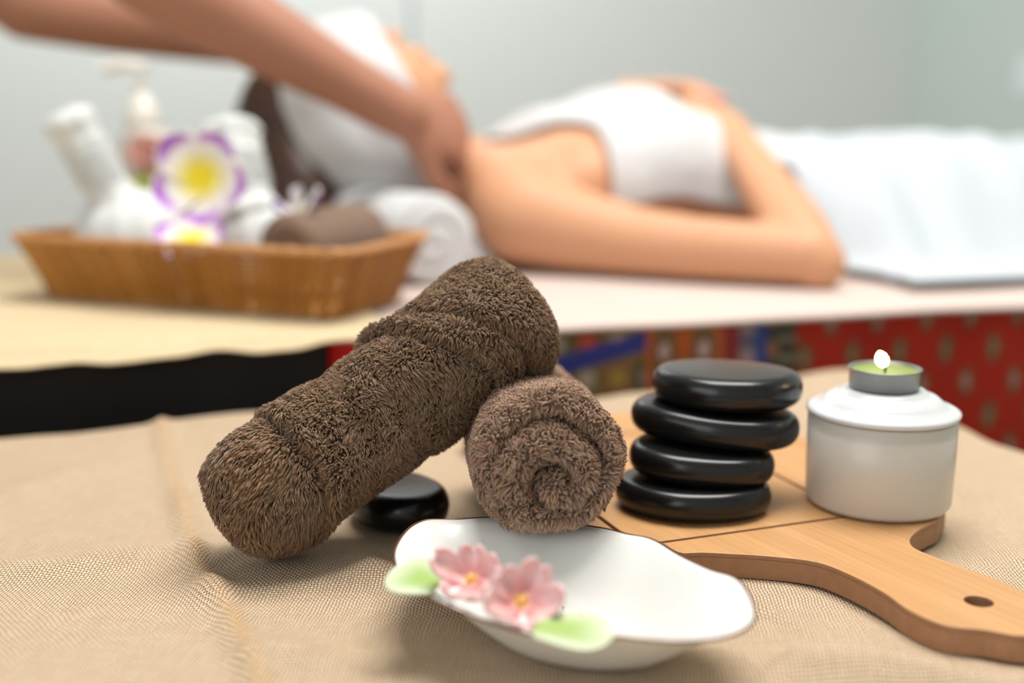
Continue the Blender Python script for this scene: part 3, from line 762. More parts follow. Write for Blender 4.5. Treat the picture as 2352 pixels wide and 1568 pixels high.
# ================================================================ PEOPLE: one continuous surface grown from capsules and lofts
class Body:
    def __init__(s): s.V = []; s.F = []
    def add(s, V, F):
        k = len(s.V); s.V += [Vector(v) for v in V]; s.F += [tuple(i+k for i in f) for f in F]
    def ball(s, c, r, axes=None, n=20, k=12):
        c = Vector(c); r = (r, r, r) if not hasattr(r, '__len__') else r; A = axes or Matrix.Identity(3)
        V = [c+A @ Vector((0, 0, -r[2]))]
        for j in range(1, k):
            th = PI*j/k-PI/2
            for i in range(n): V.append(c+A @ Vector((r[0]*math.cos(th)*math.cos(2*PI*i/n), r[1]*math.cos(th)*math.sin(2*PI*i/n), r[2]*math.sin(th))))
        V.append(c+A @ Vector((0, 0, r[2]))); F = [(0, 1+(i+1) % n, 1+i) for i in range(n)]
        for j in range(k-2):
            for i in range(n): a = 1+j*n+i; b = 1+j*n+(i+1) % n; F.append((a, b, b+n, a+n))
        t = len(V)-1; F += [(1+(k-2)*n+i, 1+(k-2)*n+(i+1) % n, t) for i in range(n)]
        s.add(V, F)
    def limb(s, pts, ns_=18):
        for (p, r) in pts: s.ball(p, r*.995, n=ns_, k=10)
        for (p, r), (q, t) in zip(pts[:-1], pts[1:]):
            p, q = Vector(p), Vector(q); x, y, d = frame_of(q-p)
            V = [p+r*(x*math.cos(2*PI*i/ns_)+y*math.sin(2*PI*i/ns_)) for i in range(ns_)]+[q+t*(x*math.cos(2*PI*i/ns_)+y*math.sin(2*PI*i/ns_)) for i in range(ns_)]
            F = [(i, (i+1) % ns_, ns_+(i+1) % ns_, ns_+i) for i in range(ns_)]+[tuple(range(ns_))[::-1], tuple(range(ns_, 2*ns_))]
            s.add(V, F)
    def loft(s, rings):
        n = len(rings[0]); V = [v for r in rings for v in r]; F = grid_faces(len(rings), n, wrap_v=True)
        F.append(tuple(range(n))[::-1]); F.append(tuple((len(rings)-1)*n+j for j in range(n))); s.add(V, F)
    def build(s, name, vox, m, parent=None, it=6):
        me = bpy.data.meshes.new('tmp'); me.from_pydata([tuple(v) for v in s.V], [], s.F); o = bpy.data.objects.new('tmp', me); COL.objects.link(o)
        bm = bmesh.new(); bm.from_mesh(me); bmesh.ops.recalc_face_normals(bm, faces=bm.faces); bm.to_mesh(me); bm.free()
        mod(o, 'REMESH', mode='VOXEL', voxel_size=vox, use_smooth_shade=True); mod(o, 'SMOOTH', factor=.5, iterations=it)
        dg = bpy.context.evaluated_depsgraph_get(); me2 = bpy.data.meshes.new_from_object(o.evaluated_get(dg)); bpy.data.objects.remove(o)
        me2.name = name; me2.materials.clear(); me2.materials.append(m); me2.polygons.foreach_set('use_smooth', [True]*len(me2.polygons))
        r = bpy.data.objects.new(name, me2); COL.objects.link(r)
        if parent: r.parent = parent; r.matrix_parent_inverse = parent.matrix_world.inverted()
        return r
def hand(bd_, wrist, knuck, normal, bend, spread=.35, size=1.0, thumb=1, rw=.024):
    """palm from the wrist to the knuckle row, four fingers of unequal length and a thumb from the side; returns fingertips"""
    wrist, knuck = Vector(wrist), Vector(knuck); f = (knuck-wrist).normalized(); nn = Vector(normal); nn = (nn-f*nn.dot(f)).normalized(); sd_ = f.cross(nn)
    A = Matrix((f, sd_, nn)).transposed(); c = (wrist*.42+knuck*.58); Lp = (knuck-wrist).length
    bd_.ball(c, (Lp*.60, .040*size, .015*size), A); bd_.ball(wrist+f*.012, (.024, rw*1.05, .018), A)
    tips = []
    for i, (ln, off_) in enumerate(((.070, .030), (.079, .010), (.073, -.0105), (.057, -.030))):
        p = knuck + sd_*off_*size*thumb - f*(.004+.005*(abs(i-1.2)-.5)); an = spread*off_/.03*.25*thumb; d = (f*math.cos(an)+sd_*math.sin(an)).normalized()
        pts = [(p-d*.012, .0100*size), (p, .0098*size)]; ang = 0; q = p
        for kx, (sl, rr) in enumerate(((.44, .0088), (.31, .0080), (.25, .0070))):
            ang += bend[kx]*(1+.06*i); dd = (d*math.cos(ang)-nn*math.sin(ang)).normalized(); q = q+dd*ln*sl*size; pts.append((q, rr*size))
        bd_.limb(pts, 12); tips.append((q, dd, (nn*math.cos(ang)+d*math.sin(ang))))
    b0 = wrist+f*.022+sd_*.026*size*thumb-nn*.006; d1_ = (f*.62+sd_*.72*thumb-nn*.25).normalized(); d2_ = (f*.90+sd_*.30*thumb-nn*.35).normalized()
    m1 = b0+d1_*.036*size; m2 = m1+d2_*.030*size; m3 = m2+(f*.95-nn*.4).normalized()*.024*size
    bd_.limb([(b0, .0150*size), (m1, .0115*size), (m2, .0102*size), (m3, .0085*size)], 12); tips.append((m3, d2_, nn))
    return tips
def nails(tips, m, parent, label=None):
    for (q, d, up_) in tips:
        d = d.normalized(); up_ = (up_-d*up_.dot(d)).normalized(); sx_ = d.cross(up_)
        V = []
        for i in range(6):
            for j in range(7):
                t = 2*j/6-1; s_ = i/5
                V.append(q+d*(-.006+.013*s_)+sx_*(.0055*t*(1-.25*s_*s_))+up_*(.0072-.0028*t*t-.0006*s_))
        o = mesh('fingernail', V, grid_faces(6, 7), m, parent); solid(o, .0008, 0)
        if label: o['label'] = label

# --- the person lying down: a along the body towards the feet, b away from the camera, c above the sheet
OB = Vector((-.027, 1.385, BT+.002)); Bu = Vector((CU, SU, 0)); Bv = Vector((-SU, CU, 0)); Bz = Vector((0, 0, 1))
def B(a, b, c): return OB+Bu*a+Bv*b+Bz*c
def interp(x, T):
    if x <= T[0][0]: return T[0][1:]
    for p, q in zip(T[:-1], T[1:]):
        if x <= q[0]:
            t = (x-p[0])/(q[0]-p[0]); t = t*t*(3-2*t); return [p[i]*(1-t)+q[i]*t for i in range(1, len(p))]
    return T[-1][1:]
torso = [(-.05, .055, .115, .02), (-.02, .10, .122, .01), (.02, .155, .135, 0), (.08, .165, .158, 0), (.16, .160, .176, 0), (.24, .140, .162, 0), (.32, .130, .138, 0), (.42, .155, .120, 0), (.52, .170, .115, 0), (.60, .165, .112, 0), (.66, .15, .10, 0)]
def ring(a, grow=0, n=40, c0=0):
    wd, h, z0 = interp(a, torso); z0 = z0 if c0 is None else z0; out = []
    for i in range(n):
        t = 2*PI*i/n; cs, sn = math.cos(t), math.sin(t); e = .78
        x = (wd+grow)*math.copysign(abs(cs)**e, cs); z = (h-z0)/2+z0 + ((h-z0)/2+grow)*math.copysign(abs(sn)**e, sn)
        out.append(B(a, x, z))
    return out
woman = Body()
woman.loft([ring(-.05+.71*i/30) for i in range(31)])
woman.ball(B(.155, -.075, .140), (.062, .055, .042), Matrix((Bu, Bv, Bz)).transposed()); woman.ball(B(.155, .075, .140), (.062, .055, .042), Matrix((Bu, Bv, Bz)).transposed())
HC = at(800, 262, 1.33); HC = HC  # centre of the skull
neck0 = B(-.02, 0, .085)
hx_ = (HC-neck0)
chinp = at(1010, 235, 1.33)
woman.limb([(neck0, .056), (neck0+(HC-neck0)*.45+Vector((0, 0, -.005)), .049), (HC+Bu*.02-Bz*.02, .055)])
fr = Matrix((Bu, Bv, Bz)).transposed() @ Matrix.Rotation(R_(4), 3, 'Y')
woman.ball(HC-Bu*.012, (.098, .074, .088), fr)
up_f = fr @ Vector((0, 0, 1)); dn_f = fr @ Vector((1, 0, 0)); sdv = Bv
woman.ball(HC+dn_f*.045+up_f*.020, (.070, .060, .060), fr)                    # jaw and cheeks
woman.ball(HC+dn_f*.100+up_f*.050, (.020, .024, .018), fr)                    # chin
woman.limb([(HC+dn_f*.012+up_f*.082, .007), (HC+dn_f*.040+up_f*.094, .009), (HC+dn_f*.050+up_f*.090, .011)], 12)   # nose
for s_ in (-1, 1):
    woman.ball(HC+dn_f*.050+up_f*.084+sdv*.010*s_, .007)
    woman.ball(HC+dn_f*.012+up_f*.070+sdv*.031*s_, (.012, .017, .010), fr)     # closed eyelids
    woman.ball(HC+dn_f*.02-up_f*.005+sdv*.072*s_, (.030, .006, .018), fr)      # ears
woman.ball(HC+dn_f*.073+up_f*.078, (.008, .022, .008), fr); woman.ball(HC+dn_f*.083+up_f*.074, (.008, .018, .008), fr)
# near arm: shoulder, elbow on the bed, forearm up to the belly
shN = B(.0, -.155, .058); elN = at(1862, 598, 1.105); wrN = at(1668, 292, 1.335)
elN.z = BT+.0325
def armp(t, r_):
    p = shN*(1-t)+elN*t; p.z = BT+r_+.003; return (p, r_)
woman.limb([(B(0, -.05, .08), .058), (B(-.005, -.115, .072), .056), (shN, .053), armp(.2, .045), armp(.4, .0365), armp(.6, .0325), armp(.85, .0305), (elN, .0295), (elN*.86+wrN*.14, .0335), (elN*.6+wrN*.4, .0300), (elN*.25+wrN*.75, .0235), (wrN, .0215)])
woman.ball(elN+Vector((.006, -.003, -.006)), .028)
shF = B(0, .155, .058); elF = B(.26, .24, .045); wrF = at(1442, 222, 1.50)
woman.limb([(B(0, .05, .08), .058), (shF, .053), (shF*.5+elF*.5, .040), (elF, .034), (elF*.6+wrF*.4, .033), (wrF, .023)])
tN = hand(woman, wrN, at(1588, 243, 1.385), Vector((.12, -.25, 1)), (.30, .45, .3), size=.95, thumb=-1)
tF = hand(woman, wrF, at(1548, 203, 1.46), Vector((.0, .05, 1)), (.12, .28, .25), size=.98, thumb=1)
# legs
for s_ in (-1, 1):
    hp = B(.56, .085*s_, .060); kn = B(.98, .095*s_, .052); an = B(1.36, .09*s_, .045)
    woman.limb([(hp, .058), (hp*.5+kn*.5, .052), (kn, .046), (kn*.7+an*.3, .046), (kn*.3+an*.7, .038), (an, .030)])
    woman.limb([(an+Bz*-.008, .030), (an+Bz*.04+Bu*.03, .032), (an+Bz*.085+Bu*.045, .028), (an+Bz*.13+Bu*.05, .018)])
wm = woman.build('lying_person', .0045, M['skin_w'], it=5)
tag(wm, 'person lying on the back on the bed, bare shoulder, hands joined on the belly', 'person')
nails(tF[:4], M['nail'], wm, 'pink painted fingernail'); nails(tN[:4], M['nail'], wm, 'pink painted fingernail')
# hair falling over the head end
V = []; n, k = 36, 14
hs = [at(700, 200, 1.37), at(645, 260, 1.36), at(625, 345, 1.34), at(630, 430, 1.31), at(650, 520, 1.27), at(672, 585, 1.24)]
hr = [.035, .052, .054, .050, .045, .034]
hb = Body(); hb.limb(list(zip(hs, hr)))
hb.limb([(at(660, 220, 1.33), .030), (at(660, 330, 1.29), .036), (at(700, 430, 1.27), .040), (at(720, 500, 1.26), .034)])
hb.ball(HC-Bu*.03-Bz*.006, (.098, .080, .084), fr)
ho = hb.build('hair', .004, M['hair'], wm, 5); ho['label'] = 'dark brown hair hanging out below the head towel'
# head towel: a broad band slung round the skull, hairline to nape
HW = fr
V = []; nA, nB = 96, 34
bx = (Bu*.90+Bz*.42).normalized(); by = (Bz*.90-Bu*.42).normalized()    # band axis leans so it runs from forehead down to the nape
for i in range(nA):
    t = 2*PI*i/nA
    for j in range(nB):
        q = j/(nB-1); a = -.108+.150*q
        rr = .1005+.012*math.sin(q*PI)**.6-.030*max(0, 1-q*2.6)**2
        wob = .0022*math.sin(7*t+5*q)+.003*ns((math.cos(t)*2, math.sin(t)*2, q*4), 1)
        V.append(HC+Bu*.032 + bx*(a*.86-.004) + by*math.cos(t)*(rr*1.02+wob) + Bv*math.sin(t)*(rr*1.00+wob))
hw = mesh('head_towel', V, grid_faces(nA, nB, wrap_u=True), M['white_towel'], wm); solid(hw, .008, -1); subd(hw, 1)
hw['label'] = 'white towel wrapped round the head'

# --- breast towel (draped): follows the torso
def chest_a0(b): return .098-.0*b if b < 0 else .098-.55*b
V = []; nA, nB = 60, 80
for i in range(nA):
    for j in range(nB):
        th = -PI*.03+PI*1.06*j/(nB-1)                                        # from the near side over the top to the far side
        cs, sn = -math.cos(th), math.sin(th)
        q = i/(nA-1)
        b_ = cs*.165; a0 = .095-.085*sm(-.10, .04, b_); a = a0+(.40-a0)*q
        wd, h, z0 = interp(a, torso); g = .0085+.004*max(0, ns((a*22, cs*4, sn*4), 1))+.0025*math.sin(a*60+cs*6)*abs(cs)
        e = .78
        h2 = h+.012*math.exp(-((a-.16)/.06)**2)+.012*math.exp(-((a-.03)/.05)**2)*sm(-.12, .0, b_); x = (wd+g+.010)*math.copysign(abs(cs)**e, cs); z = h2/2+(h2/2+g)*math.copysign(abs(sn)**e, sn)
        lift = 1-(1-min(1, i/9))**2
        x2 = (wd+.004)*math.copysign(abs(cs)**e, cs); z_2 = h/2+(h/2+.004)*math.copysign(abs(sn)**e, sn)
        x = x2+(x-x2)*lift; z = z_2+(z-z_2)*lift
        V.append(B(a+.012*(1-lift)*0, x, max(z, .004)))
o = mesh('body_towel', V, grid_faces(nA, nB), M['white_towel']); solid(o, .006, 1); subd(o, 1)
tag(o, 'white towel wrapped over the chest of the lying person', 'towel')
# --- sheet over the legs
V = []; nA, nB = 130, 110
legh = [(.30, .140), (.36, .126), (.45, .122), (.60, .122), (.80, .112), (.98, .104), (1.15, .105), (1.3, .11), (1.42, .15), (1.48, .12), (1.52, .03)]
for i in range(nA):
    for j in range(nB):
        a = .305+(1.56-.305)*i/(nA-1); b = -.415+(.27+.415)*j/(nB-1)
        h = interp(a, legh)[0]+.012; wd = .155-.03*sm(.6, 1.3, a)-.035*max(0, 1-i/9)
        if b < 0:
            t = (abs(b)-wd)/.15; k = 1-sm(0, 1, t) if t > 0 else 1
            z = h*(k**.9)*(1-.10*(min(1, abs(b)/wd))**2)
        else:
            t = (abs(b)-wd)/.09; k = 1-sm(0, 1, t) if t > 0 else 1; z = h*k*(1-.08*(min(1, abs(b)/wd))**2)
        fold = .020*ns((a*7+b*6, b*9, 0), 1)+.010*ns((a*22-b*8, b*5, 4), 1)+.008*math.sin(a*26+b*30)*sm(-.1, -.22, b)
        z = max(.009, z+fold*(1 if b < .2 else .3)); 
        aa = a-.0*max(0, -b-.2)/.2 + .01*math.sin(b*30)*(1 if i == 0 else 0)
        if i < 8: z = max(.009, z-.016*(1-i/8)**1.5)
        p = B(aa, b, z)
        if (p-Vector((elN.x, elN.y, p.z))).length < .06 and z < .08: p.z = BT+.010
        V.append(p)
o = mesh('cover_sheet', V, grid_faces(nA, nB), M['cover']); solid(o, .003, 1); tag(o, 'white sheet covering the legs of the lying person', 'sheet')

# --- rolled white towel under the neck
def plain_roll(name, A, Bp, r, m, parent=None, turns=3, n_s=40):
    ax = (Bp-A); Lg = ax.length; ax.normalize(); z = Vector((0, 0, 1)); z = (z-ax*z.dot(ax)).normalized(); x = z.cross(ax)
    V = []; n = 72; rows = []
    for i in range(20):
        q = (i+.3)/20
        for j in range(n):
            t = 2*PI*j/n; ph = (turns*q-t/(2*PI)) % 1; g = math.exp(-((ph-.5)/.16)**2)*min(1, q/.15)*(1-sm(.85, .97, q))
            V.append(A+(x*math.cos(t)+z*math.sin(t))*r*q*.97+ax*(.002*g*r/.03-.003*(1-q*q)+.004*sm(.8, 1, q)**2))
    for i in range(n_s):
        s_ = .006+(Lg-.006)*i/(n_s-1)
        for j in range(n):
            t = 2*PI*j/n; rr = r*(1+.03*math.sin(t*2+s_*9)+.015*math.sin(5*t+s_*21)); rr *= 1-.08*sm(.93, 1, i/(n_s-1))
            V.append(A+ax*s_+(x*math.cos(t)+z*math.sin(t))*rr)
    for k_ in (.6, .1):
        for j in range(n): t = 2*PI*j/n; V.append(A+ax*(Lg+.003)+(x*math.cos(t)+z*math.sin(t))*r*k_)
    return mesh(name, V, grid_faces(20+n_s+2, n, wrap_v=True)+[tuple(range(n)), tuple((21+n_s)*n+j for j in range(n))], m, parent)
pa_ = at(1002, 556, 1.11); pa_.z = BT+.0475
pb_ = pa_+Bv*.42-Bu*.10; pb_.z = BT+.0475
o = plain_roll('neck_roll', pa_, pb_, .0445, M['white_towel'], turns=2); tag(o, 'thick rolled white towel under the neck of the lying person', 'towel')
V = []; nA, nB = 40, 50
c = UV(HC.x, HC.y)
for i in range(nA):
    for j in range(nB):
        a = 2*i/(nA-1)-1; b = 2*j/(nB-1)-1
        z = .058*(1-abs(a)**4)**.5*(1-abs(b)**4)**.5
        V.append(W(c[0]+.055+a*.085-.0*b, c[1]+.01+b*.19, BT+.003+z+.003*ns((a*4, b*4, 0), 1)))
o = mesh('head_cushion', V, grid_faces(nA, nB), M['white_towel']); solid(o, .004, -1); tag(o, 'soft white cushion under the towel-wrapped head', 'cushion')

# --- the person giving the massage
mas = Body()
eN = at(335, -70, 1.06); wN = at(925, 262, 1.165); sN = at(-190, -500, 1.20)
mas.limb([(sN, .056), (sN*.5+eN*.5, .045), (eN, .041), (eN*.82+wN*.18, .0425), (eN*.55+wN*.45, .0375), (eN*.25+wN*.75, .0300), (wN, .0275)])
kN = at(1058, 298, 1.215)
tn = hand(mas, wN, kN, Vector((.15, -.9, .45)), (.75, .75, .5), size=1.0, thumb=1, rw=.027)
eF = at(-240, -30, 1.40); wF = at(850, 130, 1.47); sF = at(-520, -470, 1.42)
eF = at(60, 8, 1.34)
mas.limb([(sF, .056), (sF*.5+eF*.5, .046), (eF, .043), (eF*.75+wF*.25, .043), (eF*.5+wF*.5, .038), (eF*.2+wF*.8, .030), (wF, .026)])
kF = at(960, 168, 1.46)
tf = hand(mas, wF, kF, Vector((.1, .5, .85)), (.5, .6, .4), size=1.0, thumb=-1)
sc = (sN+sF)/2; hipc = Vector((-1.02, 1.62, .93)); nk = sc+Vector((.03, -.02, .05))
for sgn, sh in ((1, sN), (-1, sF)): mas.limb([(sh, .056), (sc+Vector((0, 0, -.01)), .062)])
sx_ = (sN-sF).normalized()
for k in range(7):
    t = k/6; c = sc*(1-t)+hipc*t-Vector((0, 0, .04*(1-t))); A = Matrix((sx_, sx_.cross(Vector((0, 0, 1))).normalized(), Vector((0, 0, 1)))).transposed()
    mas.ball(c, (.17-.05*math.sin(t*PI), .105, .10), A)
mas.limb([(nk, .05), (nk+Vector((.05, -.02, .09)), .048)]); hd = nk+Vector((.09, -.03, .17)); mas.ball(hd, (.078, .088, .11)); mas.ball(hd+Vector((.05, 0, -.055)), (.045, .05, .05))
mas.limb([(hd+Vector((.075, 0, .01)), .008), (hd+Vector((.095, 0, -.02)), .011)], 10)
for s_ in (-1, 1):
    mas.ball(hd+Vector((0, .088*s_, -.01)), (.018, .007, .028))
    h0 = hipc+sx_*.085*s_; kn = Vector((h0.x-.02, h0.y+.02, .48)); an = Vector((kn.x, kn.y+.02, .07))
    mas.limb([(h0, .088), (h0*.5+kn*.5, .073), (kn, .055), (kn*.65+an*.35, .052), (an, .034)]); mas.limb([(an+Vector((0, 0, -.030)), .036), (an+Vector((.13, -.02, -.040)), .028)])
mp_ = mas.build('standing_person', .005, M['skin_m'], it=5)
tag(mp_, 'person at the upper left, bare forearms reaching to the face of the lying person', 'person')
nails(tn[:4], M['nail_m'], mp_)
tu = Body()
for k in range(8):
    t = k/7; c = sc*(1-t)+hipc*t-Vector((0, 0, .04*(1-t))); A = Matrix((sx_, sx_.cross(Vector((0, 0, 1))).normalized(), Vector((0, 0, 1)))).transposed()
    tu.ball(c, (.182-.045*math.sin(t*PI), .12, .115), A)
for sh, e_ in ((sN, eN), (sF, eF)): tu.limb([(sc, .075), (sh, .070), (sh*.62+e_*.38, .062)])
for s_ in (-1, 1): h0 = hipc+sx_*.085*s_; tu.limb([(h0, .103), (Vector((h0.x-.02, h0.y+.02, .48)), .078), (Vector((h0.x-.02, h0.y+.04, .12)), .070)])
tu.build('uniform', .007, M['tunic'], mp_, 6)
hh = Body(); hh.ball(hd+Vector((-.018, 0, .022)), (.082, .092, .103)); hh.ball(hd+Vector((-.085, 0, .03)), .04); hh.build('hair', .006, M['hair'], mp_, 4)

# ================================================================ BASKET
MZ = SZ+.0052+.0016
F0 = Vector((-.139, .884, 0)); da = Vector((-.917, .399, 0)).normalized(); db = Vector((.34, .94, 0)).normalized()
La, Lb = .305, .125
bk = empty('wicker_basket', (F0+da*La/2+db*Lb/2)+Vector((0, 0, MZ))); tag(bk, 'long low honey-brown wicker basket holding spa things on the cream mat', 'basket')
def rrect(grow, rad, n=10):
    cs = [(F0, -1, -1), (F0+da*La, 1, -1), (F0+da*La+db*Lb, 1, 1), (F0+db*Lb, -1, 1)]; out = []
    for (p, sa, sb) in cs:
        c = p + da*sa*(grow-rad) + db*sb*(grow-rad)
        th0 = math.atan2(sb, sa)
        for k in range(n+1):
            th = th0+(-PI/4+PI/2*k/n)*(1 if True else 1)
            out.append((c+da*math.cos(th)*rad+db*math.sin(th)*rad))
    return out
def order(P):
    c = sum(P, Vector())/len(P); return sorted(P, key=lambda p: math.atan2(p.y-c.y, p.x-c.x))
def resample(P, n):
    L_ = [0]; 
    for a, b in zip(P, P[1:]+P[:1]): L_.append(L_[-1]+(b-a).length)
    out = []; 
    for i in range(n):
        s_ = L_[-1]*i/n; k = 0
        while k < len(P)-1 and L_[k+1] < s_: k += 1
        t = (s_-L_[k])/max(1e-9, L_[k+1]-L_[k]); out.append(P[k].lerp(P[(k+1) % len(P)], t))
    return out, L_[-1]
HB = .056; lo_, _ = resample(order(rrect(0, .014)), 400); hi_, _ = resample(order(rrect(.021, .020)), 400)
def wall_pt(i, q): 
    i = i % 400; k = int(i) % 400; t = i-int(i)
    a = lo_[k].lerp(lo_[(k+1) % 400], t); b = hi_[k].lerp(hi_[(k+1) % 400], t)
    qq = q+.10*math.sin(q*PI)*-1
    p = a.lerp(b, q**1.25); return Vector((p.x, p.y, MZ+.0015+(HB-.003)*q))
V = []; F = []; C = []
NC = 236
cen = (F0+da*La/2+db*Lb/2)
for k in range(NC):                                                          # upright canes
    i0 = 400*k/NC; r0 = .00145*random.uniform(.8, 1.15); pts = []
    if random.random() < .05 or (.13 < (wall_pt(i0, .5)-F0).dot(da) < .175 and (wall_pt(i0, .5)-F0).dot(db) < 0 and k % 4 == 0): continue
    jit = random.uniform(-.3, .3); col = lerp3((.47, .21, .032), (.30, .115, .016), random.random())
    for j in range(9):
        q = j/8; p = wall_pt(i0+jit*math.sin(q*PI), q); o_ = Vector((p.x-cen.x, p.y-cen.y, 0)).normalized()
        pts.append(p+o_*(.0009*(1 if (j+k) % 2 else -1)))
    b0 = len(V); nn = 6; tdir = (wall_pt(i0+1, .5)-wall_pt(i0-1, .5)).normalized()
    for j, p in enumerate(pts):
        d = (pts[min(j+1, 8)]-pts[max(j-1, 0)]).normalized(); y = d.cross(tdir)
        for m_ in range(nn): V.append(p+r0*(tdir*math.cos(2*PI*m_/nn)+y*math.sin(2*PI*m_/nn))); C.append(col)
    for f in grid_faces(9, nn, wrap_v=True): F.append(tuple(x+b0 for x in f))
for row in range(13):                                                        # horizontal weavers, few and thin
    q = .04+.92*row/12; b0 = len(V); nn = 5; n_ = 400; col = lerp3((.44, .19, .03), (.30, .11, .016), random.random())
    for i in range(n_):
        p = wall_pt(i, q+.008*math.sin(i*.4+row)); o_ = Vector((p.x-cen.x, p.y-cen.y, 0)).normalized(); p = p+o_*(-.0012+.0006*math.sin(i*.9*PI+row*PI))
        for m_ in range(nn): V.append(p+.0009*(o_*math.cos(2*PI*m_/nn)+Vector((0, 0, 1))*math.sin(2*PI*m_/nn)*1.2)); C.append(col)
    for f in grid_faces(n_, nn, wrap_u=True, wrap_v=True): F.append(tuple(x+b0 for x in f))
mesh('woven_side', V, F, M['cane'], bk, cols=C)
P = [wall_pt(i*2, 1)+Vector((0, 0, .001)) for i in range(200)]; V = []; n = 12
for strand in range(3):
    for i, p in enumerate(P):
        o_ = Vector((p.x-cen.x, p.y-cen.y, 0)).normalized(); a = i*.55+strand*2*PI/3
        c_ = p+o_*.0018*math.cos(a)+Vector((0, 0, .0018*math.sin(a)))
        for j in range(8): V.append(c_+.0017*(o_*math.cos(2*PI*j/8)+Vector((0, 0, 1))*math.sin(2*PI*j/8)))
F = []
for s_ in range(3): F += [tuple(x+s_*200*8 for x in f) for f in grid_faces(200, 8, wrap_u=True, wrap_v=True)]
o = mesh('braided_rim', V, F, M['rimcane'], bk); o['label'] = 'pale braided rim of the basket'
V = []; F = []; C = []
lo2, _ = resample(order(rrect(.0, .014)), 120)
V = [Vector((p.x, p.y, MZ+.0002)) for p in lo2]+[Vector((p.x, p.y, MZ+.003)) for p in lo2]
F = [tuple(range(120))[::-1], tuple(range(120, 240))]+[(i, (i+1) % 120, 120+(i+1) % 120, 120+i) for i in range(120)]
mesh('basket_base', V, F, M['rimcane'], bk, smooth=False)

# ---------------------------------------------------------------- herbal compresses
def compress(ball_c, rb, hb_, top, rh, label, group, folds=26):
    dp = (da*1.14, db*.88)
    ball_c, top = Vector(ball_c), Vector(top); e = empty('herbal_compress', (ball_c.x, ball_c.y, ball_c.z-hb_)); tag(e, label, 'herbal compress', group)
    V = []; n, k = 120, 26
    ax = (top-ball_c).normalized(); x, y, _ = frame_of(ax)
    for i in range(n):
        t = 2*PI*i/n
        for j in range(k):
            th = -PI/2+PI*j/(k-1)*.97; pl_ = 1+.028*math.sin(t*folds*.5)*max(0, math.sin(th)+.3)
            r_ = math.cos(th); v = (dp[0]*math.cos(t)+dp[1]*math.sin(t))*rb*r_*pl_+Vector((0, 0, hb_*math.sin(th)*(1.0 if th < 0 else 1.08)))
            V.append(ball_c+v)
    b = mesh('filled_ball', V, grid_faces(n, k, wrap_u=True), M['wrap'], e)
    n = 64; prof_ = []; V = []; L_ = (top-ball_c).length; s0 = hb_*.70
    rows = [(s0-.006, min(rh*2.1, rb*.72)), (s0+.002, rh*1.4), (s0+.010, rh*1.12), (s0+.018, rh*1.0)]
    m_ = 26
    for q in range(m_): s_ = s0+.020+(L_-s0-.034)*q/(m_-1); rows.append((s_, rh*(.97+.05*(q/m_))))
    rows += [(L_-.010, rh*1.13), (L_-.004, rh*1.10), (L_, rh*.92), (L_+.003, rh*.6), (L_+.004, rh*.1)]
    for (s_, r_) in rows:
        for j in range(n):
            t = 2*PI*j/n; rr = r_*(1+.03*math.sin(t*9+s_*60)+.035*math.sin(s_*520+t))
            V.append(ball_c+ax*s_+(x*math.cos(t)+y*math.sin(t))*rr)
    mesh('cloth_handle', V, grid_faces(len(rows), n, wrap_v=True)+[tuple((len(rows)-1)*n+j for j in range(n))], M['wrap'], e)
    V = []; nb = 8
    P_ = []
    for q in range(8*26):
        s_ = s0+.030+(L_-s0-.060)*q/(8*26); t = q*2*PI/26*1.0
        P_.append(ball_c+ax*s_+(x*math.cos(t)+y*math.sin(t))*rh*1.04)
    tube('binding_string', P_, .0009, M['wrap'], e, 6)
    return e
GC = 'white herbal compresses in the basket'
compress(F0+da*.246+db*.062+Vector((0, 0, MZ+.0475)), .0545, .0430, at(150, 262, 1.00), .0205, 'white herbal compress lying nearest the left end of the basket, handle leaning left', GC)
compress(F0+da*.125+db*.078+Vector((0, 0, MZ+.0420)), .0400, .0380, at(520, 292, 1.03), .0262, 'white herbal compress standing upright behind the big purple flower', GC)

# ---------------------------------------------------------------- flowers
Yl, Wt, Pu, Dp_ = (.86, .68, .01), (.86, .82, .80), (.42, .14, .62), (.20, .05, .26)
def plum(s_, t):
    c = lerp3(Yl, (.88, .78, .30), (s_-.24)/.14); c = lerp3(c, Wt, (s_-.42)/.18)
    return lerp3(c, Pu, min(1, (s_-.70)/.12)*max(0, min(1, (.98-t)/.22)))
M['plum_c'] = mat('yellow_flower_heart', (.84, .66, .01), .7)
def plumeria(c, nrmv, R, spin, label, group=None, cup=.22, mode=plum, wd=1.04):
    e = empty('plumeria_flower', c); tag(e, label, 'flower', group)
    flower('x', c, nrmv, R, 5, wd, cup, .12, mode, M['flower'], e, spin, .0007, .55, 0, (R*.34, .0018, M['plum_c']), jit=.04)
    return e
c = at(462, 408, .915); plumeria(c, (-.05, -1, .16), .0400, R_(90-36+6), 'large purple, white and yellow artificial plumeria facing the camera', 'purple and white artificial flowers in the basket', cup=.16)
c = F0+da*.150+db*.016+Vector((0, 0, MZ+.053)); plumeria(c, (0.0, -.70, .85), .0310, R_(20), 'purple and white plumeria tucked just inside the basket rim below the large flower', 'purple and white artificial flowers in the basket', cup=.3)
def orch(s_, t):
    c = lerp3((.78, .80, .60), (.84, .82, .84), (s_-.2)/.3); return lerp3(c, (.17, .05, .24), (t-.88)*3)
def orch2(s_, t): return lerp3((.80, .80, .82), (.22, .06, .30), (s_-.45)*2.5)
e = empty('orchid_flower', at(690, 492, .985)); tag(e, 'small white and dark purple orchid resting on the brown towel in the basket', 'flower')
c = at(690, 494, .985)
c = at(690, 494, .972)
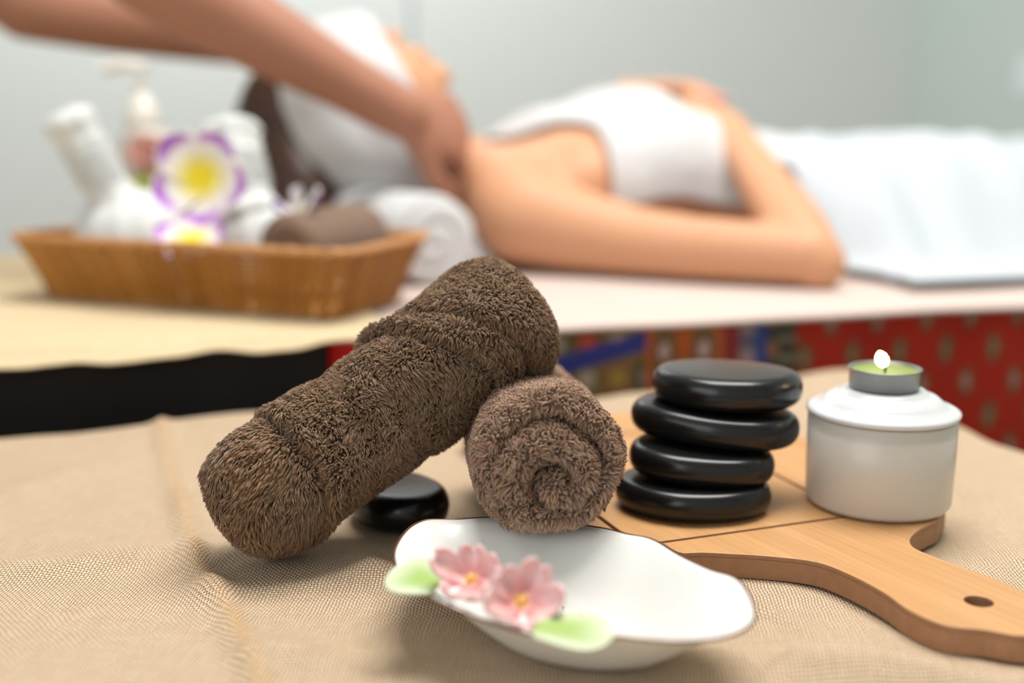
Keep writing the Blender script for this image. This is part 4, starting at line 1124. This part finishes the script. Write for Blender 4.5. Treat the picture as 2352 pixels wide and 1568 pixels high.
for (tx, ty, L_, wd, md) in ((657, 428, .0270, .026, orch), (758, 434, .0330, .020, orch), (622, 486, .028, .024, orch2), (700, 522, .018, .020, orch), (745, 462, .030, .018, orch2)):
    tgt = at(tx, ty, .955); d = (tgt-c).normalized(); V, F, C = petal_grid(L_, wd, .15, .2, md)
    yv = Vector((0, -.55, .9)).cross(d).normalized(); zv = d.cross(yv)
    o = mesh('petal', [c+d*v.x+yv*v.y+zv*v.z for v in V], F, M['flower'], e, cols=C); solid(o, .0008, 0); subd(o, 1)

# ---------------------------------------------------------------- brown towel in the basket
a_ = at(655, 575, .945); b_ = at(835, 553, 1.045)
a_.z = max(a_.z, MZ+.034); b_.z = a_.z+.004
o = plain_roll('small_towel_roll', a_, b_, .0300, M['towel_small'], turns=2)
tag(o, 'small brown towel roll lying at the right end of the wicker basket', 'towel')

# ---------------------------------------------------------------- pump bottle with porcelain rose
pbz = SZ+.0062; q = at(340, 330, 1.26); px_, py_ = q.x, q.y
e = empty('pump_bottle', (px_, py_, pbz)); tag(e, 'white pump bottle with a pink rose on its front, standing behind the basket', 'bottle')
def zat(y): b = (y-784)/FPX; t_ = 1.26; return CAMZ-t_*(math.sin(PITCH)+b*math.cos(PITCH))-pbz
z1, z2, z3, z4 = zat(300), zat(250), zat(215), zat(160)
lathe('bottle_body', [(0, 0), (.028, 0), (.031, .004), (.032, z1*.5), (.031, z1-.012), (.026, z1-.002), (.020, z1+.004), (0, z1+.004)], (px_, py_, pbz), M['ceramic'], e, 48)
lathe('collar', [(0, z1+.003), (.0195, z1+.003), (.0190, z1+.014), (.0140, z2+.006), (.0090, z3-.002), (.0075, z3), (0, z3)], (px_-.004, py_, pbz), M['plastic'], e, 40)
lathe('pump_stem', [(0, z3-.002), (.0045, z3-.002), (.0042, z4), (0, z4)], (px_-.007, py_, pbz), M['plastic'], e, 20)
tube('pump_nozzle', catmull([(px_+.002, py_, pbz+z4), (px_-.012, py_, pbz+z4+.004), (px_-.030, py_-.002, pbz+z4+.004), (px_-.045, py_-.004, pbz+z4-.001)], 6, closed=False), .0062, M['plastic'], e, 12)
rc = at(342, 356, 1.215); re = empty('porcelain_rose', rc); re.parent = e; re.matrix_parent_inverse = e.matrix_world.inverted(); re['label'] = 'pink porcelain rose'
def rosem(s_, t): return lerp3((.72, .30, .24), (.86, .56, .50), s_)
for ly, (R, npet, cup) in enumerate(((.022, 6, .35), (.017, 5, .8), (.011, 4, 1.4))):
    flower('r', rc+Vector((0, -.002*ly, 0)), (0, -1, .25), R, npet, 1.0, cup, .2, rosem, M['petal'], re, ly*.5, .0012, .4)
for (tx, ty) in ((322, 425), (352, 440)):
    tgt = at(tx, ty, 1.2); d = (tgt-rc).normalized(); V, F, C = petal_grid(.040, .020, .1, .15, lambda s_, t: lerp3((.30, .36, .05), (.45, .50, .14), t))
    yv = Vector((0, -1, .2)).cross(d).normalized(); zv = d.cross(yv); c = rc+d*.012
    o = mesh('rose_leaf', [c+d*v.x+yv*v.y+zv*v.z for v in V], F, M['petal'], e, cols=C); solid(o, .001, 0); o['label'] = 'green porcelain leaf'
